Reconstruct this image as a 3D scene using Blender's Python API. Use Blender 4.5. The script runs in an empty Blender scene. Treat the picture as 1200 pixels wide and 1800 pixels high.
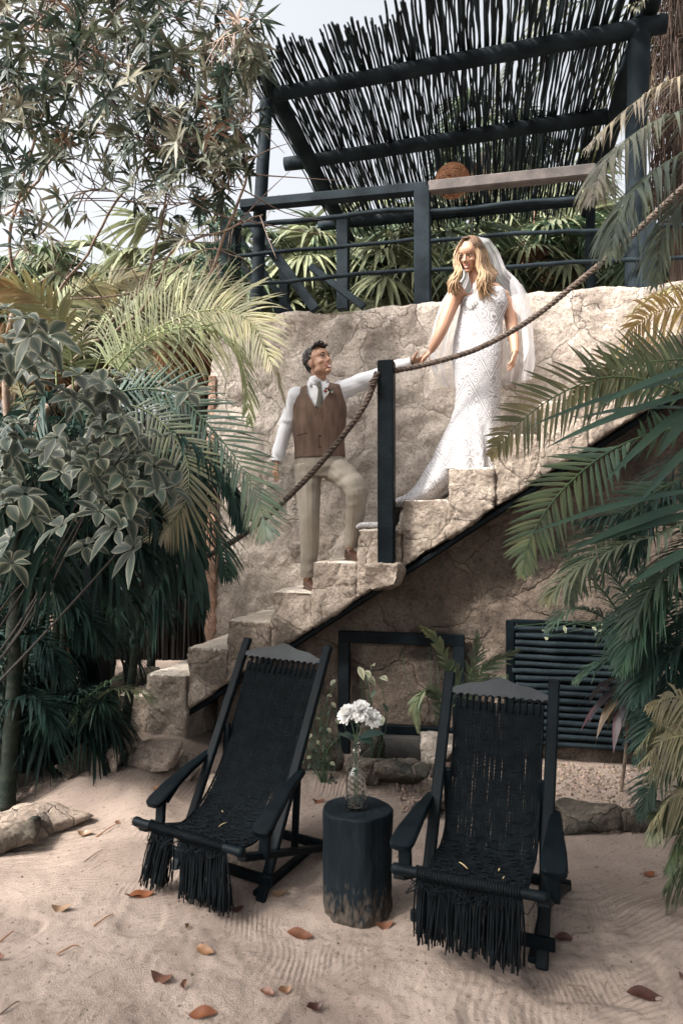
import bpy, math, random
import numpy as np
from mathutils import Vector, Matrix
S = bpy.context.scene
COL = S.collection
# ------------------------------------------------------------ camera, world, sun, exposure
FPX, HC, CH, PITCH = 1250.0, 930.0, 1.68, math.atan(30/1250.0)
cd = bpy.data.cameras.new('camera'); cam = bpy.data.objects.new('camera', cd); COL.objects.link(cam)
cd.sensor_fit = 'VERTICAL'; cd.sensor_height = 36; cd.lens = 25.0
cd.clip_start = 0.05; cd.clip_end = 2000
cam.location = (0, 0, CH); cam.rotation_euler = (math.pi/2+PITCH, 0, 0)
cd.dof.use_dof = True; cd.dof.focus_distance = 4.9; cd.dof.aperture_fstop = 4.5
S.camera = cam
w = bpy.data.worlds.new('World'); S.world = w; w.use_nodes = True
nt = w.node_tree; bg = nt.nodes['Background']
sky = nt.nodes.new('ShaderNodeTexSky'); sky.sky_type = 'NISHITA'; sky.sun_disc = False
SUN_EL, SUN_AZ = math.radians(47), math.radians(-122)     # azimuth clockwise from +Y
sky.sun_elevation = SUN_EL; sky.sun_rotation = SUN_AZ
sky.air_density = 1.0; sky.dust_density = 10.0; sky.ozone_density = 0.3
bw = nt.nodes.new('ShaderNodeHueSaturation'); bw.inputs['Saturation'].default_value = .22      # thin white high cloud
nt.links.new(sky.outputs[0], bw.inputs['Color']); nt.links.new(bw.outputs[0], bg.inputs[0]); bg.inputs[1].default_value = 0.145
ld = bpy.data.lights.new('sun', 'SUN'); sun = bpy.data.objects.new('sun', ld); COL.objects.link(sun)
ld.energy = 2.4; ld.angle = math.radians(7); ld.color = (1, .93, .84)
sd = Vector((math.sin(SUN_AZ)*math.cos(SUN_EL), math.cos(SUN_AZ)*math.cos(SUN_EL), math.sin(SUN_EL)))
sun.rotation_euler = sd.to_track_quat('Z', 'Y').to_euler()
S.view_settings.view_transform = 'Standard'; S.view_settings.look = 'None'
S.view_settings.exposure = 1.6; S.view_settings.gamma = 1
S.cycles.max_bounces = 6; S.cycles.transparent_max_bounces = 12

rnd = random.Random(7); rng = np.random.default_rng(7)
# ------------------------------------------------------------ coordinates
def ray(px, py):
    a, b = (px-600)/FPX, (900-py)/FPX
    return np.array([a, math.cos(PITCH)-b*math.sin(PITCH), math.sin(PITCH)+b*math.cos(PITCH)])
def W(px, py, Y):
    d = ray(px, py); return np.array([0, 0, CH]) + d*(Y/d[1])
def G(px, py, z=0.0):
    d = ray(px, py); return np.array([0, 0, CH]) + d*((z-CH)/d[2])
AL = math.atan(.24)
UU = np.array([math.cos(AL), -math.sin(AL), 0]); VV = np.array([math.sin(AL), math.cos(AL), 0]); OO = np.array([0, 5.11, 0])
def PL(px, py, off, al=None):
    """point seen at a pixel on the upright plane 'off' metres behind the stair front"""
    v = VV if al is None else np.array([math.sin(al), math.cos(al), 0])
    d = ray(px, py); c = np.array([0, 0, CH]); t = (off+np.dot(v, OO)-np.dot(v, c))/np.dot(v, d); return c+d*t
def UV(p): return np.array([np.dot(p-OO, UU), np.dot(p-OO, VV), p[2]])
def ST(u, o, z): return OO+UU*u+VV*o+np.array([0, 0, z])
def A(*a): return np.array(a, float)
def nrm(v):
    v = np.asarray(v, float); return v/(np.linalg.norm(v, axis=-1, keepdims=True)+1e-12)
# ------------------------------------------------------------ object helpers
def tag(o, label=None, cat=None, group=None, kind=None):
    for k, v in (('label', label), ('category', cat), ('group', group), ('kind', kind)):
        if v: o[k] = v
    return o
def empty(name, loc, label, cat, group=None):
    o = bpy.data.objects.new(name, None); COL.objects.link(o); o.location = Vector(loc); o.empty_display_size = .1
    return tag(o, label, cat, group)
def link(name, me, mats, parent=None, smooth=True):
    o = bpy.data.objects.new(name, me); COL.objects.link(o)
    if not isinstance(mats, (list, tuple)): mats = [mats]
    for m in mats: me.materials.append(m)
    me.polygons.foreach_set('use_smooth', np.full(len(me.polygons), bool(smooth)))
    if parent is not None:
        o.parent = parent; o.matrix_parent_inverse = Matrix.Translation(parent.location).inverted()
    return o
def mesh(V, F, col=None, T=None):
    """V (n,3); F (m,4) quads; T (k,3) triangles; col (n,3)"""
    me = bpy.data.meshes.new('m'); V = np.asarray(V, np.float32)
    F = np.zeros((0, 4), np.int32) if F is None else np.asarray(F, np.int32).reshape(-1, 4)
    T = np.zeros((0, 3), np.int32) if T is None else np.asarray(T, np.int32).reshape(-1, 3)
    me.vertices.add(len(V)); me.vertices.foreach_set('co', V.ravel())
    nl = len(F)*4+len(T)*3; me.loops.add(nl)
    me.loops.foreach_set('vertex_index', np.concatenate([F.ravel(), T.ravel()]))
    me.polygons.add(len(F)+len(T))
    st = np.concatenate([np.arange(len(F))*4, len(F)*4+np.arange(len(T))*3]).astype(np.int32)
    me.polygons.foreach_set('loop_start', st)
    if col is not None:
        at = me.color_attributes.new('col', 'FLOAT_COLOR', 'POINT')
        c = np.ones((len(V), 4), np.float32); c[:, :3] = col; at.data.foreach_set('color', c.ravel())
    me.update(calc_edges=True); me.validate(); return me
class MB:
    def __init__(s): s.V = []; s.F = []; s.T = []; s.C = []; s.n = 0
    def add(s, V, F=None, T=None, col=(1, 1, 1)):
        V = np.asarray(V, float)
        if F is not None and len(F): s.F.append(np.asarray(F)+s.n)
        if T is not None and len(T): s.T.append(np.asarray(T)+s.n)
        s.V.append(V); s.C.append(np.broadcast_to(np.asarray(col, float), V.shape)); s.n += len(V); return s
    def me(s, col=True):
        return mesh(np.concatenate(s.V), np.concatenate(s.F) if s.F else None,
                    np.concatenate(s.C) if col else None, np.concatenate(s.T) if s.T else None)
    def obj(s, name, mat, parent=None, smooth=True): return link(name, s.me(), mat, parent, smooth)
    def tube(s, P, R, n=8, col=(1, 1, 1)):
        P = np.asarray(P, float); R = np.broadcast_to(np.asarray(R, float), (len(P),))
        return s.add(*loft(P, R, R, n), col=col)
    def box(s, c, d, rot=None, bev=0.0, col=(1, 1, 1)):
        V, F, T = boxg(c, d, rot, bev); return s.add(V, F, T, col)
    def bar(s, p0, p1, w, h, up=(0, 0, 1), bev=.004, col=(1, 1, 1)):
        p0, p1 = np.asarray(p0, float), np.asarray(p1, float); t = nrm(p1-p0); x = nrm(np.cross(t, up)); y = np.cross(x, t)
        return s.box((p0+p1)/2, (w, np.linalg.norm(p1-p0), h), np.stack([x, t, y], 1), bev, col)
def boxg(c, d, rot=None, bev=0.0):
    """box; with bev, edges are chamfered (24 vertices)"""
    h = np.asarray(d, float)/2; b = min(bev, *(h*.45)) if bev else 0
    if not b:
        V = np.array([[x, y, z] for x in (-1, 1) for y in (-1, 1) for z in (-1, 1)], float)*h
        F = [[0, 1, 3, 2], [4, 6, 7, 5], [0, 4, 5, 1], [2, 3, 7, 6], [0, 2, 6, 4], [1, 5, 7, 3]]; T = None
    else:
        V = []; idx = {}
        for x in (-1, 1):
            for y in (-1, 1):
                for z in (-1, 1):
                    for a in range(3):
                        q = np.array([x, y, z], float)*(h-b); q[a] += [x, y, z][a]*b; idx[(x, y, z, a)] = len(V); V.append(q)
        F = []; T = []
        for a in range(3):
            o1, o2 = [i for i in range(3) if i != a]
            for sg in (-1, 1):
                f = []
                for q1, q2 in ((-1, -1), (1, -1), (1, 1), (-1, 1)):
                    k = [0, 0, 0]; k[a] = sg; k[o1] = q1; k[o2] = q2; f.append(idx[(*k, a)])
                F.append(f)
            for q1 in (-1, 1):
                for q2 in (-1, 1):
                    k0 = [0, 0, 0]; k1 = [0, 0, 0]; k0[a] = -1; k1[a] = 1; k0[o1] = k1[o1] = q1; k0[o2] = k1[o2] = q2
                    F.append([idx[(*k0, o1)], idx[(*k1, o1)], idx[(*k1, o2)], idx[(*k0, o2)]])
        for x in (-1, 1):
            for y in (-1, 1):
                for z in (-1, 1): T.append([idx[(x, y, z, a)] for a in range(3)])
        V = np.array(V)
    if rot is not None: V = V@np.asarray(rot).T
    F = np.array(F); T = None if T is None else np.array(T)
    # consistent outward winding
    def fix(Q):
        Q = Q.copy(); m = V[Q].mean(1); nn = np.cross(V[Q[:, 1]]-V[Q[:, 0]], V[Q[:, 2]]-V[Q[:, 0]])
        bad = (nn*m).sum(1) < 0; Q[bad] = Q[bad][:, ::-1]; return Q
    F = fix(F); T = fix(T) if T is not None else None
    return V+np.asarray(c, float), F, T
def loft(P, RA, RB, n=12, side=None):
    """closed tube of elliptical rings; RA along 'side', RB across. returns V,F,T"""
    P = np.asarray(P, float); k = len(P)
    Tn = nrm(np.gradient(P, axis=0)); RA = np.broadcast_to(np.asarray(RA, float), (k,)); RB = np.broadcast_to(np.asarray(RB, float), (k,))
    if side is None:
        s0 = np.cross(Tn[0], A(0, 0, 1))
        if np.linalg.norm(s0) < .05: s0 = A(1, 0, 0)
        X = []; s = s0
        for t in Tn: s = nrm(s-t*np.dot(s, t)); X.append(s)
        X = np.array(X)
    else:
        X = np.broadcast_to(np.asarray(side, float), (k, 3)); X = nrm(X-Tn*(X*Tn).sum(1, keepdims=True))
    Y = np.cross(Tn, X); a = np.linspace(0, 2*math.pi, n, endpoint=False)
    V = P[:, None]+X[:, None]*(np.cos(a)[None, :, None]*RA[:, None, None])+Y[:, None]*(np.sin(a)[None, :, None]*RB[:, None, None])
    V = V.reshape(-1, 3); i = np.arange(k-1)[:, None]*n; j = np.arange(n)[None]; j2 = (j+1) % n
    F = np.stack([i+j, i+j2, i+n+j2, i+n+j], -1).reshape(-1, 4)
    V = np.concatenate([V, [P[0]], [P[-1]]]); c0 = k*n; c1 = c0+1; jj = np.arange(n); q = (k-1)*n
    T = np.concatenate([np.stack([np.full(n, c0), (jj+1) % n, jj], 1), np.stack([np.full(n, c1), q+jj, q+(jj+1) % n], 1)])
    return V, F, T
def spl(P, n=20):
    """smooth curve through points"""
    P = np.asarray(P, float); k = len(P)
    if k == 2: return P[0]+(P[1]-P[0])*np.linspace(0, 1, n)[:, None]
    Q = np.concatenate([[2*P[0]-P[1]], P, [2*P[-1]-P[-2]]]); t = np.linspace(0, k-1-1e-9, n); i = t.astype(int); f = (t-i)[:, None]
    p0, p1, p2, p3 = Q[i], Q[i+1], Q[i+2], Q[i+3]
    return .5*((2*p1)+(-p0+p2)*f+(2*p0-5*p1+4*p2-p3)*f**2+(-p0+3*p1-3*p2+p3)*f**3)
def ell(C, R, M=None, n=16, m=10):
    """ellipsoid with radii R and orientation columns M"""
    th = np.linspace(0, math.pi, m+1)[1:-1]; a = np.linspace(0, 2*math.pi, n, endpoint=False)
    V = np.stack([np.sin(th)[:, None]*np.cos(a), np.sin(th)[:, None]*np.sin(a), np.cos(th)[:, None]+0*a], -1).reshape(-1, 3)
    V = np.concatenate([V, [[0, 0, 1], [0, 0, -1]]]); k = m-1; i = np.arange(k-1)[:, None]*n; j = np.arange(n)[None]; j2 = (j+1) % n
    F = np.stack([i+j, i+n+j, i+n+j2, i+j2], -1).reshape(-1, 4); jj = np.arange(n); q = (k-1)*n
    T = np.concatenate([np.stack([np.full(n, k*n), jj, (jj+1) % n], 1), np.stack([np.full(n, k*n+1), q+(jj+1) % n, q+jj], 1)])
    V = V*np.asarray(R, float)
    if M is not None: V = V@np.asarray(M).T
    return V+np.asarray(C, float), F, T
# ------------------------------------------------------------ noise
def h3(i, j, k, s=0):
    n = (i*374761393+j*668265263+k*1442695041+s*974634777) & 0xffffffff
    n = ((n ^ (n >> 13))*1274126177) & 0xffffffff; n = (n ^ (n >> 16)) & 0xffffffff
    return n/4294967295.0
def vn(P, s=0):
    P = np.asarray(P, float); I = np.floor(P).astype(np.int64); f = P-I; f = f*f*(3-2*f); r = 0
    for a in (0, 1):
        for b in (0, 1):
            for c in (0, 1):
                wgt = (f[:, 0] if a else 1-f[:, 0])*(f[:, 1] if b else 1-f[:, 1])*(f[:, 2] if c else 1-f[:, 2])
                r = r+wgt*h3(I[:, 0]+a, I[:, 1]+b, I[:, 2]+c, s)
    return r*2-1
def fbm(P, sc=1.0, o=4, s=0):
    r = 0; a = 1.; P = np.asarray(P, float)*sc
    for i in range(o): r = r+a*vn(P, s+i*17); P = P*2.03; a *= .5
    return r
def remesh(mb, vox, smooth=2, disp=None):
    """fuse overlapping closed shells into one skin"""
    me0 = mb.me(False); o = bpy.data.objects.new('t', me0); COL.objects.link(o)
    md = o.modifiers.new('r', 'REMESH'); md.mode = 'VOXEL'; md.voxel_size = vox
    if smooth: m2 = o.modifiers.new('s', 'SMOOTH'); m2.factor = .5; m2.iterations = smooth
    dg = bpy.context.evaluated_depsgraph_get(); me = bpy.data.meshes.new_from_object(o.evaluated_get(dg))
    bpy.data.objects.remove(o); bpy.data.meshes.remove(me0)
    if disp is not None:
        n = len(me.vertices); co = np.zeros(n*3, np.float32); no = np.zeros(n*3, np.float32)
        me.vertices.foreach_get('co', co); me.vertex_normals.foreach_get('vector', no)
        co = co.reshape(-1, 3); no = no.reshape(-1, 3); co = disp(co.astype(float), no.astype(float))
        me.vertices.foreach_set('co', co.astype(np.float32).ravel()); me.update()
    return me
def rocky(amp, sc, amp2=0, sc2=1, s=0):
    def f(co, no): return co+no*(amp*fbm(co, sc, 4, s)+amp2*fbm(co, sc2, 3, s+5))[:, None]
    return f
# ------------------------------------------------------------ materials
def M(name, base=(.5, .5, .5), rough=.6, var=None, vs=8., bump=0, bs=40., spec=.5, attr=False, trans=0, metal=0, detail=6, bdist=.01, stretch=None):
    m = bpy.data.materials.new(name); m.use_nodes = True; t = m.node_tree; N = t.nodes; L = t.links
    b = N['Principled BSDF']; b.inputs['Roughness'].default_value = rough; b.inputs['Base Color'].default_value = (*base, 1)
    b.inputs['Specular IOR Level'].default_value = spec; b.inputs['Metallic'].default_value = metal
    tc = N.new('ShaderNodeTexCoord'); co = tc.outputs['Object']
    if stretch:
        mp = N.new('ShaderNodeMapping'); mp.inputs['Scale'].default_value = stretch; L.new(co, mp.inputs[0]); co = mp.outputs[0]
    src = None
    if attr:
        at = N.new('ShaderNodeAttribute'); at.attribute_name = 'col'; src = at.outputs['Color']
    if var:
        nz = N.new('ShaderNodeTexNoise'); nz.inputs['Scale'].default_value = vs; nz.inputs['Detail'].default_value = detail; L.new(co, nz.inputs[0])
        rp = N.new('ShaderNodeValToRGB'); rp.color_ramp.elements[0].position = .35; rp.color_ramp.elements[1].position = .65
        rp.color_ramp.elements[0].color = (*base, 1); rp.color_ramp.elements[1].color = (*var, 1); L.new(nz.outputs[0], rp.inputs[0])
        if src:
            mx = N.new('ShaderNodeMixRGB'); mx.blend_type = 'MULTIPLY'; mx.inputs[0].default_value = 1; L.new(src, mx.inputs[1]); L.new(rp.outputs[0], mx.inputs[2]); src = mx.outputs[0]
        else: src = rp.outputs[0]
    if src: L.new(src, b.inputs['Base Color'])
    if bump:
        n2 = N.new('ShaderNodeTexNoise'); n2.inputs['Scale'].default_value = bs; n2.inputs['Detail'].default_value = 5; L.new(co, n2.inputs[0])
        bp = N.new('ShaderNodeBump'); bp.inputs['Strength'].default_value = bump; bp.inputs['Distance'].default_value = bdist
        L.new(n2.outputs[0], bp.inputs['Height']); L.new(bp.outputs[0], b.inputs['Normal'])
    if trans:
        tr = N.new('ShaderNodeBsdfTranslucent'); mx = N.new('ShaderNodeMixShader'); mx.inputs[0].default_value = trans
        if src: L.new(src, tr.inputs[0])
        else: tr.inputs[0].default_value = (*base, 1)
        L.new(b.outputs[0], mx.inputs[1]); L.new(tr.outputs[0], mx.inputs[2]); L.new(mx.outputs[0], N['Material Output'].inputs[0])
    return m
def masonry(name, c1, c2, c3, dark, sc=2.6):
    m = bpy.data.materials.new(name); m.use_nodes = True; t = m.node_tree; N = t.nodes; L = t.links; b = N['Principled BSDF']
    b.inputs['Roughness'].default_value = .95; b.inputs['Specular IOR Level'].default_value = .15
    def nd(k, **kw):
        n = N.new('ShaderNode'+k)
        for a, v in kw.items(): n.inputs[a].default_value = v
        return n
    def math_(op, a, c=None, cl=False):
        n = N.new('ShaderNodeMath'); n.operation = op; n.use_clamp = cl
        for i, v in enumerate((a, c)):
            if v is None: continue
            if isinstance(v, (int, float)): n.inputs[i].default_value = v
            else: L.new(v, n.inputs[i])
        return n.outputs[0]
    def ramp(x, *st):
        r = N.new('ShaderNodeValToRGB'); e = r.color_ramp.elements
        while len(e) < len(st): e.new(.5)
        for el, (p, c) in zip(e, st): el.position = p; el.color = (*(c if not isinstance(c, (int, float)) else (c,)*3), 1)
        L.new(x, r.inputs[0]); return r.outputs[0]
    def mix(f, a, c, bt='MIX'):
        n = N.new('ShaderNodeMixRGB'); n.blend_type = bt
        for i, v in enumerate((f, a, c)):
            if isinstance(v, (int, float)): n.inputs[i].default_value = v
            elif isinstance(v, tuple): n.inputs[i].default_value = (*v, 1)
            else: L.new(v, n.inputs[i])
        return n.outputs[0]
    co = N.new('ShaderNodeTexCoord').outputs['Object']
    n0 = nd('TexNoise', Scale=3.2, Detail=5.0); L.new(co, n0.inputs[0])
    vm = N.new('ShaderNodeVectorMath'); vm.operation = 'MULTIPLY_ADD'; L.new(n0.outputs['Color'], vm.inputs[0]); vm.inputs[1].default_value = (.34, .34, .34); L.new(co, vm.inputs[2])
    dc = vm.outputs[0]
    v1 = nd('TexVoronoi', Scale=sc); L.new(dc, v1.inputs[0])
    v2 = N.new('ShaderNodeTexVoronoi'); v2.feature = 'DISTANCE_TO_EDGE'; v2.inputs['Scale'].default_value = sc; L.new(dc, v2.inputs[0])
    v3 = N.new('ShaderNodeTexVoronoi'); v3.feature = 'DISTANCE_TO_EDGE'; v3.inputs['Scale'].default_value = sc*3.1; L.new(dc, v3.inputs[0])
    sep = N.new('ShaderNodeSeparateColor'); L.new(v1.outputs['Color'], sep.inputs[0])
    cell = ramp(sep.outputs[0], (0, c2), (.3, c1), (.55, c3), (.8, c1), (1, c2))
    nA = nd('TexNoise', Scale=5.0, Detail=8.0, Roughness=.7); L.new(co, nA.inputs[0])
    nB = nd('TexNoise', Scale=48.0, Detail=6.0, Roughness=.75); L.new(co, nB.inputs[0])
    nC = nd('TexNoise', Scale=1.6, Detail=4.0); L.new(co, nC.inputs[0])
    base = mix(ramp(nA.outputs[0], (.42, 0), (.62, 1)), cell, c3)
    dk = ramp(nA.outputs[0], (.34, 1), (.43, 0))
    base = mix(math_('MULTIPLY', dk, .6), base, c2)
    dkst = ramp(sep.outputs[1], (.72, 0), (.76, 1))
    base = mix(math_('MULTIPLY', math_('MULTIPLY', dkst, ramp(v2.outputs['Distance'], (.05, 0), (.09, 1))), ramp(nC.outputs[0], (.45, 0), (.55, .6))), base, dark)
    cr = ramp(v2.outputs['Distance'], (.0, 1), (.014, .0)); cr2 = ramp(v3.outputs['Distance'], (0, 1), (.012, 0))
    gate = ramp(nC.outputs[0], (.42, 0), (.55, 1)); gate2 = ramp(nA.outputs[0], (.5, 0), (.58, 1))
    crack = math_('MAXIMUM', math_('MULTIPLY', cr, gate), math_('MULTIPLY', cr2, gate2))
    base = mix(math_('MULTIPLY', crack, .32), base, tuple(x*.3 for x in dark))
    spk = ramp(nB.outputs[0], (.30, .25), (.42, .78), (.55, 1.), (.72, 1.3))
    base = mix(1., base, spk, 'MULTIPLY')
    L.new(base, b.inputs['Base Color'])
    nD = nd('TexNoise', Scale=14.0, Detail=8.0, Roughness=.72); L.new(co, nD.inputs[0])
    hgt = math_('ADD', math_('MULTIPLY', nD.outputs[0], 1.0), math_('MULTIPLY', nB.outputs[0], .55))
    hgt = math_('ADD', hgt, math_('MULTIPLY', ramp(v2.outputs['Distance'], (0, 0), (.09, 1)), .25))
    hgt = math_('SUBTRACT', hgt, math_('MULTIPLY', crack, .45))
    bp = N.new('ShaderNodeBump'); bp.inputs['Strength'].default_value = 1.0; bp.inputs['Distance'].default_value = .035
    L.new(hgt, bp.inputs['Height']); L.new(bp.outputs[0], b.inputs['Normal'])
    return m
BLK = M('black_paint', (.0015, .0035, .005), .5, (.0035, .007, .0095), 9, .25, 60, spec=.09, stretch=(1, 1, 1))
BLKW = M('weathered_dark_wood', (.004, .008, .0115), .75, (.015, .023, .029), 5, .6, 30, spec=.12, bdist=.006)
STICKV = M('roof_sticks', rough=.75, attr=True, spec=.2, bump=.6, bs=50)
STICK = M('dark_sticks', (.004, .009, .012), .75, (.013, .021, .026), 6, .5, 40, spec=.15)
CORD = M('black_cord', spec=.15, base=(.0015, .003, .0045), rough=.9, var=(.004, .007, .009), vs=20, bump=.3, bs=200)
WALLM = masonry('wall_masonry', (.46, .395, .345), (.30, .25, .215), (.60, .53, .465), (.17, .15, .13), 2.6)
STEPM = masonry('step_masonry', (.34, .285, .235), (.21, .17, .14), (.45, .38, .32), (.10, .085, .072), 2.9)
LOWM = masonry('shaded_low_wall', (.13, .102, .083), (.082, .065, .054), (.20, .16, .13), (.05, .045, .04), 1.9)  # under-stair shade is darkened into this wall colour
TREADM = masonry('toplit_pale_tread', (.80, .70, .60), (.66, .56, .47), (.84, .77, .68), (.4, .33, .27), 3)  # pale cement, lightened further to paint in light from above
ROCKM = masonry('rock_stone', (.30, .24, .20), (.12, .10, .09), (.42, .34, .28), (.05, .05, .05), 3.5)
DROCK = masonry('dark_mossy_rock', (.085, .075, .062), (.035, .04, .035), (.16, .135, .11), (.02, .024, .02), 3.5)
LEAF = M('leaf', rough=.5, attr=True, trans=.22, spec=.3, var=(1.15, 1.1, 1.05), base=(.8, .8, .85), vs=5)
LEAFG = M('glossy_leaf', rough=.4, attr=True, trans=.1, spec=.4)
BARK = M('bark', (.12, .085, .065), .9, (.24, .18, .14), 14, .8, 50)
BARKG = M('green_trunk', (.010, .017, .014), .75, (.028, .033, .025), 6, .6, 40, spec=.12, stretch=(1, 1, 4))
ROPEM = M('rope_fibre', (.035, .026, .022), .9, (.115, .085, .066), 40, .8, 160)
ROPED = M('dark_rope_fibre', (.03, .03, .03), .9, (.075, .07, .065), 40, .8, 160)
# ------------------------------------------------------------ ground
def axis(lo, hi, step, far):
    a = list(np.arange(lo, hi+step/2, step)); d = step
    x = a[-1]
    while x < far: d *= 1.35; x += d; a.append(x)
    x = a[0]; d = step; pre = []
    while x > -far: d *= 1.35; x -= d; pre.append(x)
    return np.array(pre[::-1]+a)
gx = axis(-2.3, 2.3, .0095, 600); gy = axis(2.2, 5.2, .0095, 600)
X, Y = np.meshgrid(gx, gy, indexing='xy'); P = np.stack([X.ravel(), Y.ravel(), np.zeros(X.size)], 1)
def sm(x, a, b): t = np.clip((x-a)/(b-a), 0, 1); return t*t*(3-2*t)
def ground_z(x, y):
    P = np.stack([x, y, 0*x], 1)
    near = (1-sm(y, 5.5, 8))*(1-sm(np.abs(x), 2.6, 4))
    z = near*(.018*fbm(P, 1.3, 3, 1)+.005*fbm(P, 5, 3, 2)*(1-sm(y, 3.0, 4.2)*.7)+.002*fbm(P, 22, 2, 4))
    # raked furrows, curved, fading towards the trampled foreground
    ph = x*1.0+.30*fbm(P, .9, 2, 9)+.16*np.sin(y*2.1+1.0); ph2 = .75*y-.35*x+.22*fbm(P, .8, 2, 11)
    mk = sm(fbm(P, .8, 2, 21), -.15, .15)
    rip = mk*np.sin(ph*2*math.pi/.10)+(1-mk)*np.sin(ph2*2*math.pi/.095)
    amt = near*(.25+.75*sm(fbm(P, 1.1, 2, 31), -.35, .2))*(sm(y, 3.35, 3.8)*(1-sm(x, .0, .5))+sm(y, 2.5, 3.0)*sm(x, .0, .5))*(1-.5*sm(y, 4.3, 5))
    z = z+(.0058-.0030*mk)*(1-np.abs(rip))*amt+.0012*rip*amt
    # trampled footprints in the foreground
    ft = (1-sm(y, 2.9, 3.5))*near
    z = z+ft*(.022*fbm(P, 2.6, 2, 41)-.016*sm(fbm(P, 3.6, 1, 47), .25, .42)+.004*np.abs(fbm(P, 12, 3, 43))+.0025*fbm(P, 34, 2, 45))
    # bed behind the left rocks and under the stairs
    bedL = sm(y-(4.25-.35*(x+1.9)), 0, .35)*(1-sm(x, -1.3, -.9))*near
    bedR = sm(y-(4.45-.10*x), 0, .25)*sm(x, -.9, -.5)*near
    return z+.13*bedL+.06*bedR
P[:, 2] = ground_z(P[:, 0], P[:, 1])
nx, ny = len(gx), len(gy); i = np.arange(ny-1)[:, None]*nx; j = np.arange(nx-1)[None]
F = np.stack([i+j, i+j+1, i+nx+j+1, i+nx+j], -1).reshape(-1, 4)
SAND = M('sand', (.21, .165, .140), .97, (.30, .242, .205), 2.2, .65, 150, spec=.1, detail=9, bdist=.008)
t = SAND.node_tree; b_ = t.nodes['Principled BSDF']
nz = t.nodes.new('ShaderNodeTexNoise'); nz.inputs['Scale'].default_value = 60; nz.inputs['Detail'].default_value = 6
rp = t.nodes.new('ShaderNodeValToRGB'); rp.color_ramp.elements[0].position = .28; rp.color_ramp.elements[0].color = (.42, .4, .38, 1); rp.color_ramp.elements[1].position = .42; rp.color_ramp.elements[1].color = (1, 1, 1, 1)
mx = t.nodes.new('ShaderNodeMixRGB'); mx.blend_type = 'MULTIPLY'; mx.inputs[0].default_value = .8
tcn = [n for n in t.nodes if n.type == 'TEX_COORD'][0]; t.links.new(tcn.outputs['Object'], nz.inputs[0]); t.links.new(nz.outputs[0], rp.inputs[0])
t.links.new(b_.inputs['Base Color'].links[0].from_socket, mx.inputs[1]); t.links.new(rp.outputs[0], mx.inputs[2]); t.links.new(mx.outputs[0], b_.inputs['Base Color'])
# fine rake lines: two families of shallow furrows with wandering direction
def wave_(rot, seed):
    mp = t.nodes.new('ShaderNodeMapping'); mp.inputs['Rotation'].default_value = (0, 0, rot); nz1 = t.nodes.new('ShaderNodeTexNoise'); nz1.inputs['Scale'].default_value = 1.1; nz1.inputs['Detail'].default_value = 2
    va = t.nodes.new('ShaderNodeVectorMath'); va.operation = 'MULTIPLY_ADD'; t.links.new(tcn.outputs['Object'], nz1.inputs[0]); t.links.new(nz1.outputs['Color'], va.inputs[0]); va.inputs[1].default_value = (.45, .45, 0); t.links.new(tcn.outputs['Object'], va.inputs[2])
    t.links.new(va.outputs[0], mp.inputs[0]); wv_ = t.nodes.new('ShaderNodeTexWave'); wv_.inputs['Scale'].default_value = 11.5; wv_.inputs['Distortion'].default_value = .6; wv_.inputs['Detail'].default_value = 2; t.links.new(mp.outputs[0], wv_.inputs[0]); return wv_.outputs['Fac']
wa_, wb_ = wave_(.15, 1), wave_(1.15, 2); nm_ = t.nodes.new('ShaderNodeTexNoise'); nm_.inputs['Scale'].default_value = .9; t.links.new(tcn.outputs['Object'], nm_.inputs[0])
rm_ = t.nodes.new('ShaderNodeValToRGB'); rm_.color_ramp.elements[0].position = .46; rm_.color_ramp.elements[1].position = .52; t.links.new(nm_.outputs[0], rm_.inputs[0])
mw_ = t.nodes.new('ShaderNodeMixRGB'); t.links.new(rm_.outputs[0], mw_.inputs[0]); t.links.new(wa_, mw_.inputs[1]); t.links.new(wb_, mw_.inputs[2])
nk_ = t.nodes.new('ShaderNodeTexNoise'); nk_.inputs['Scale'].default_value = 1.7; nk_.inputs['Detail'].default_value = 3; t.links.new(tcn.outputs['Object'], nk_.inputs[0])
rk_ = t.nodes.new('ShaderNodeValToRGB'); rk_.color_ramp.elements[0].position = .42; rk_.color_ramp.elements[1].position = .58; t.links.new(nk_.outputs[0], rk_.inputs[0])
ml_ = t.nodes.new('ShaderNodeMixRGB'); ml_.blend_type = 'MULTIPLY'; ml_.inputs[0].default_value = 1; t.links.new(mw_.outputs[0], ml_.inputs[1]); t.links.new(rk_.outputs[0], ml_.inputs[2])
bw_ = t.nodes.new('ShaderNodeBump'); bw_.inputs['Strength'].default_value = .5; bw_.inputs['Distance'].default_value = .006; t.links.new(ml_.outputs[0], bw_.inputs['Height'])
ob_ = b_.inputs['Normal'].links[0].from_node; t.links.new(bw_.outputs[0], ob_.inputs['Normal'])
tag(link('ground', mesh(P, F), SAND), kind='structure')
def gz(x, y): return float(ground_z(np.array([x]), np.array([y]))[0])
def GG(px, py):
    p = G(px, py, 0)
    for _ in range(4): p = G(px, py, gz(p[0], p[1]))
    return p
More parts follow.
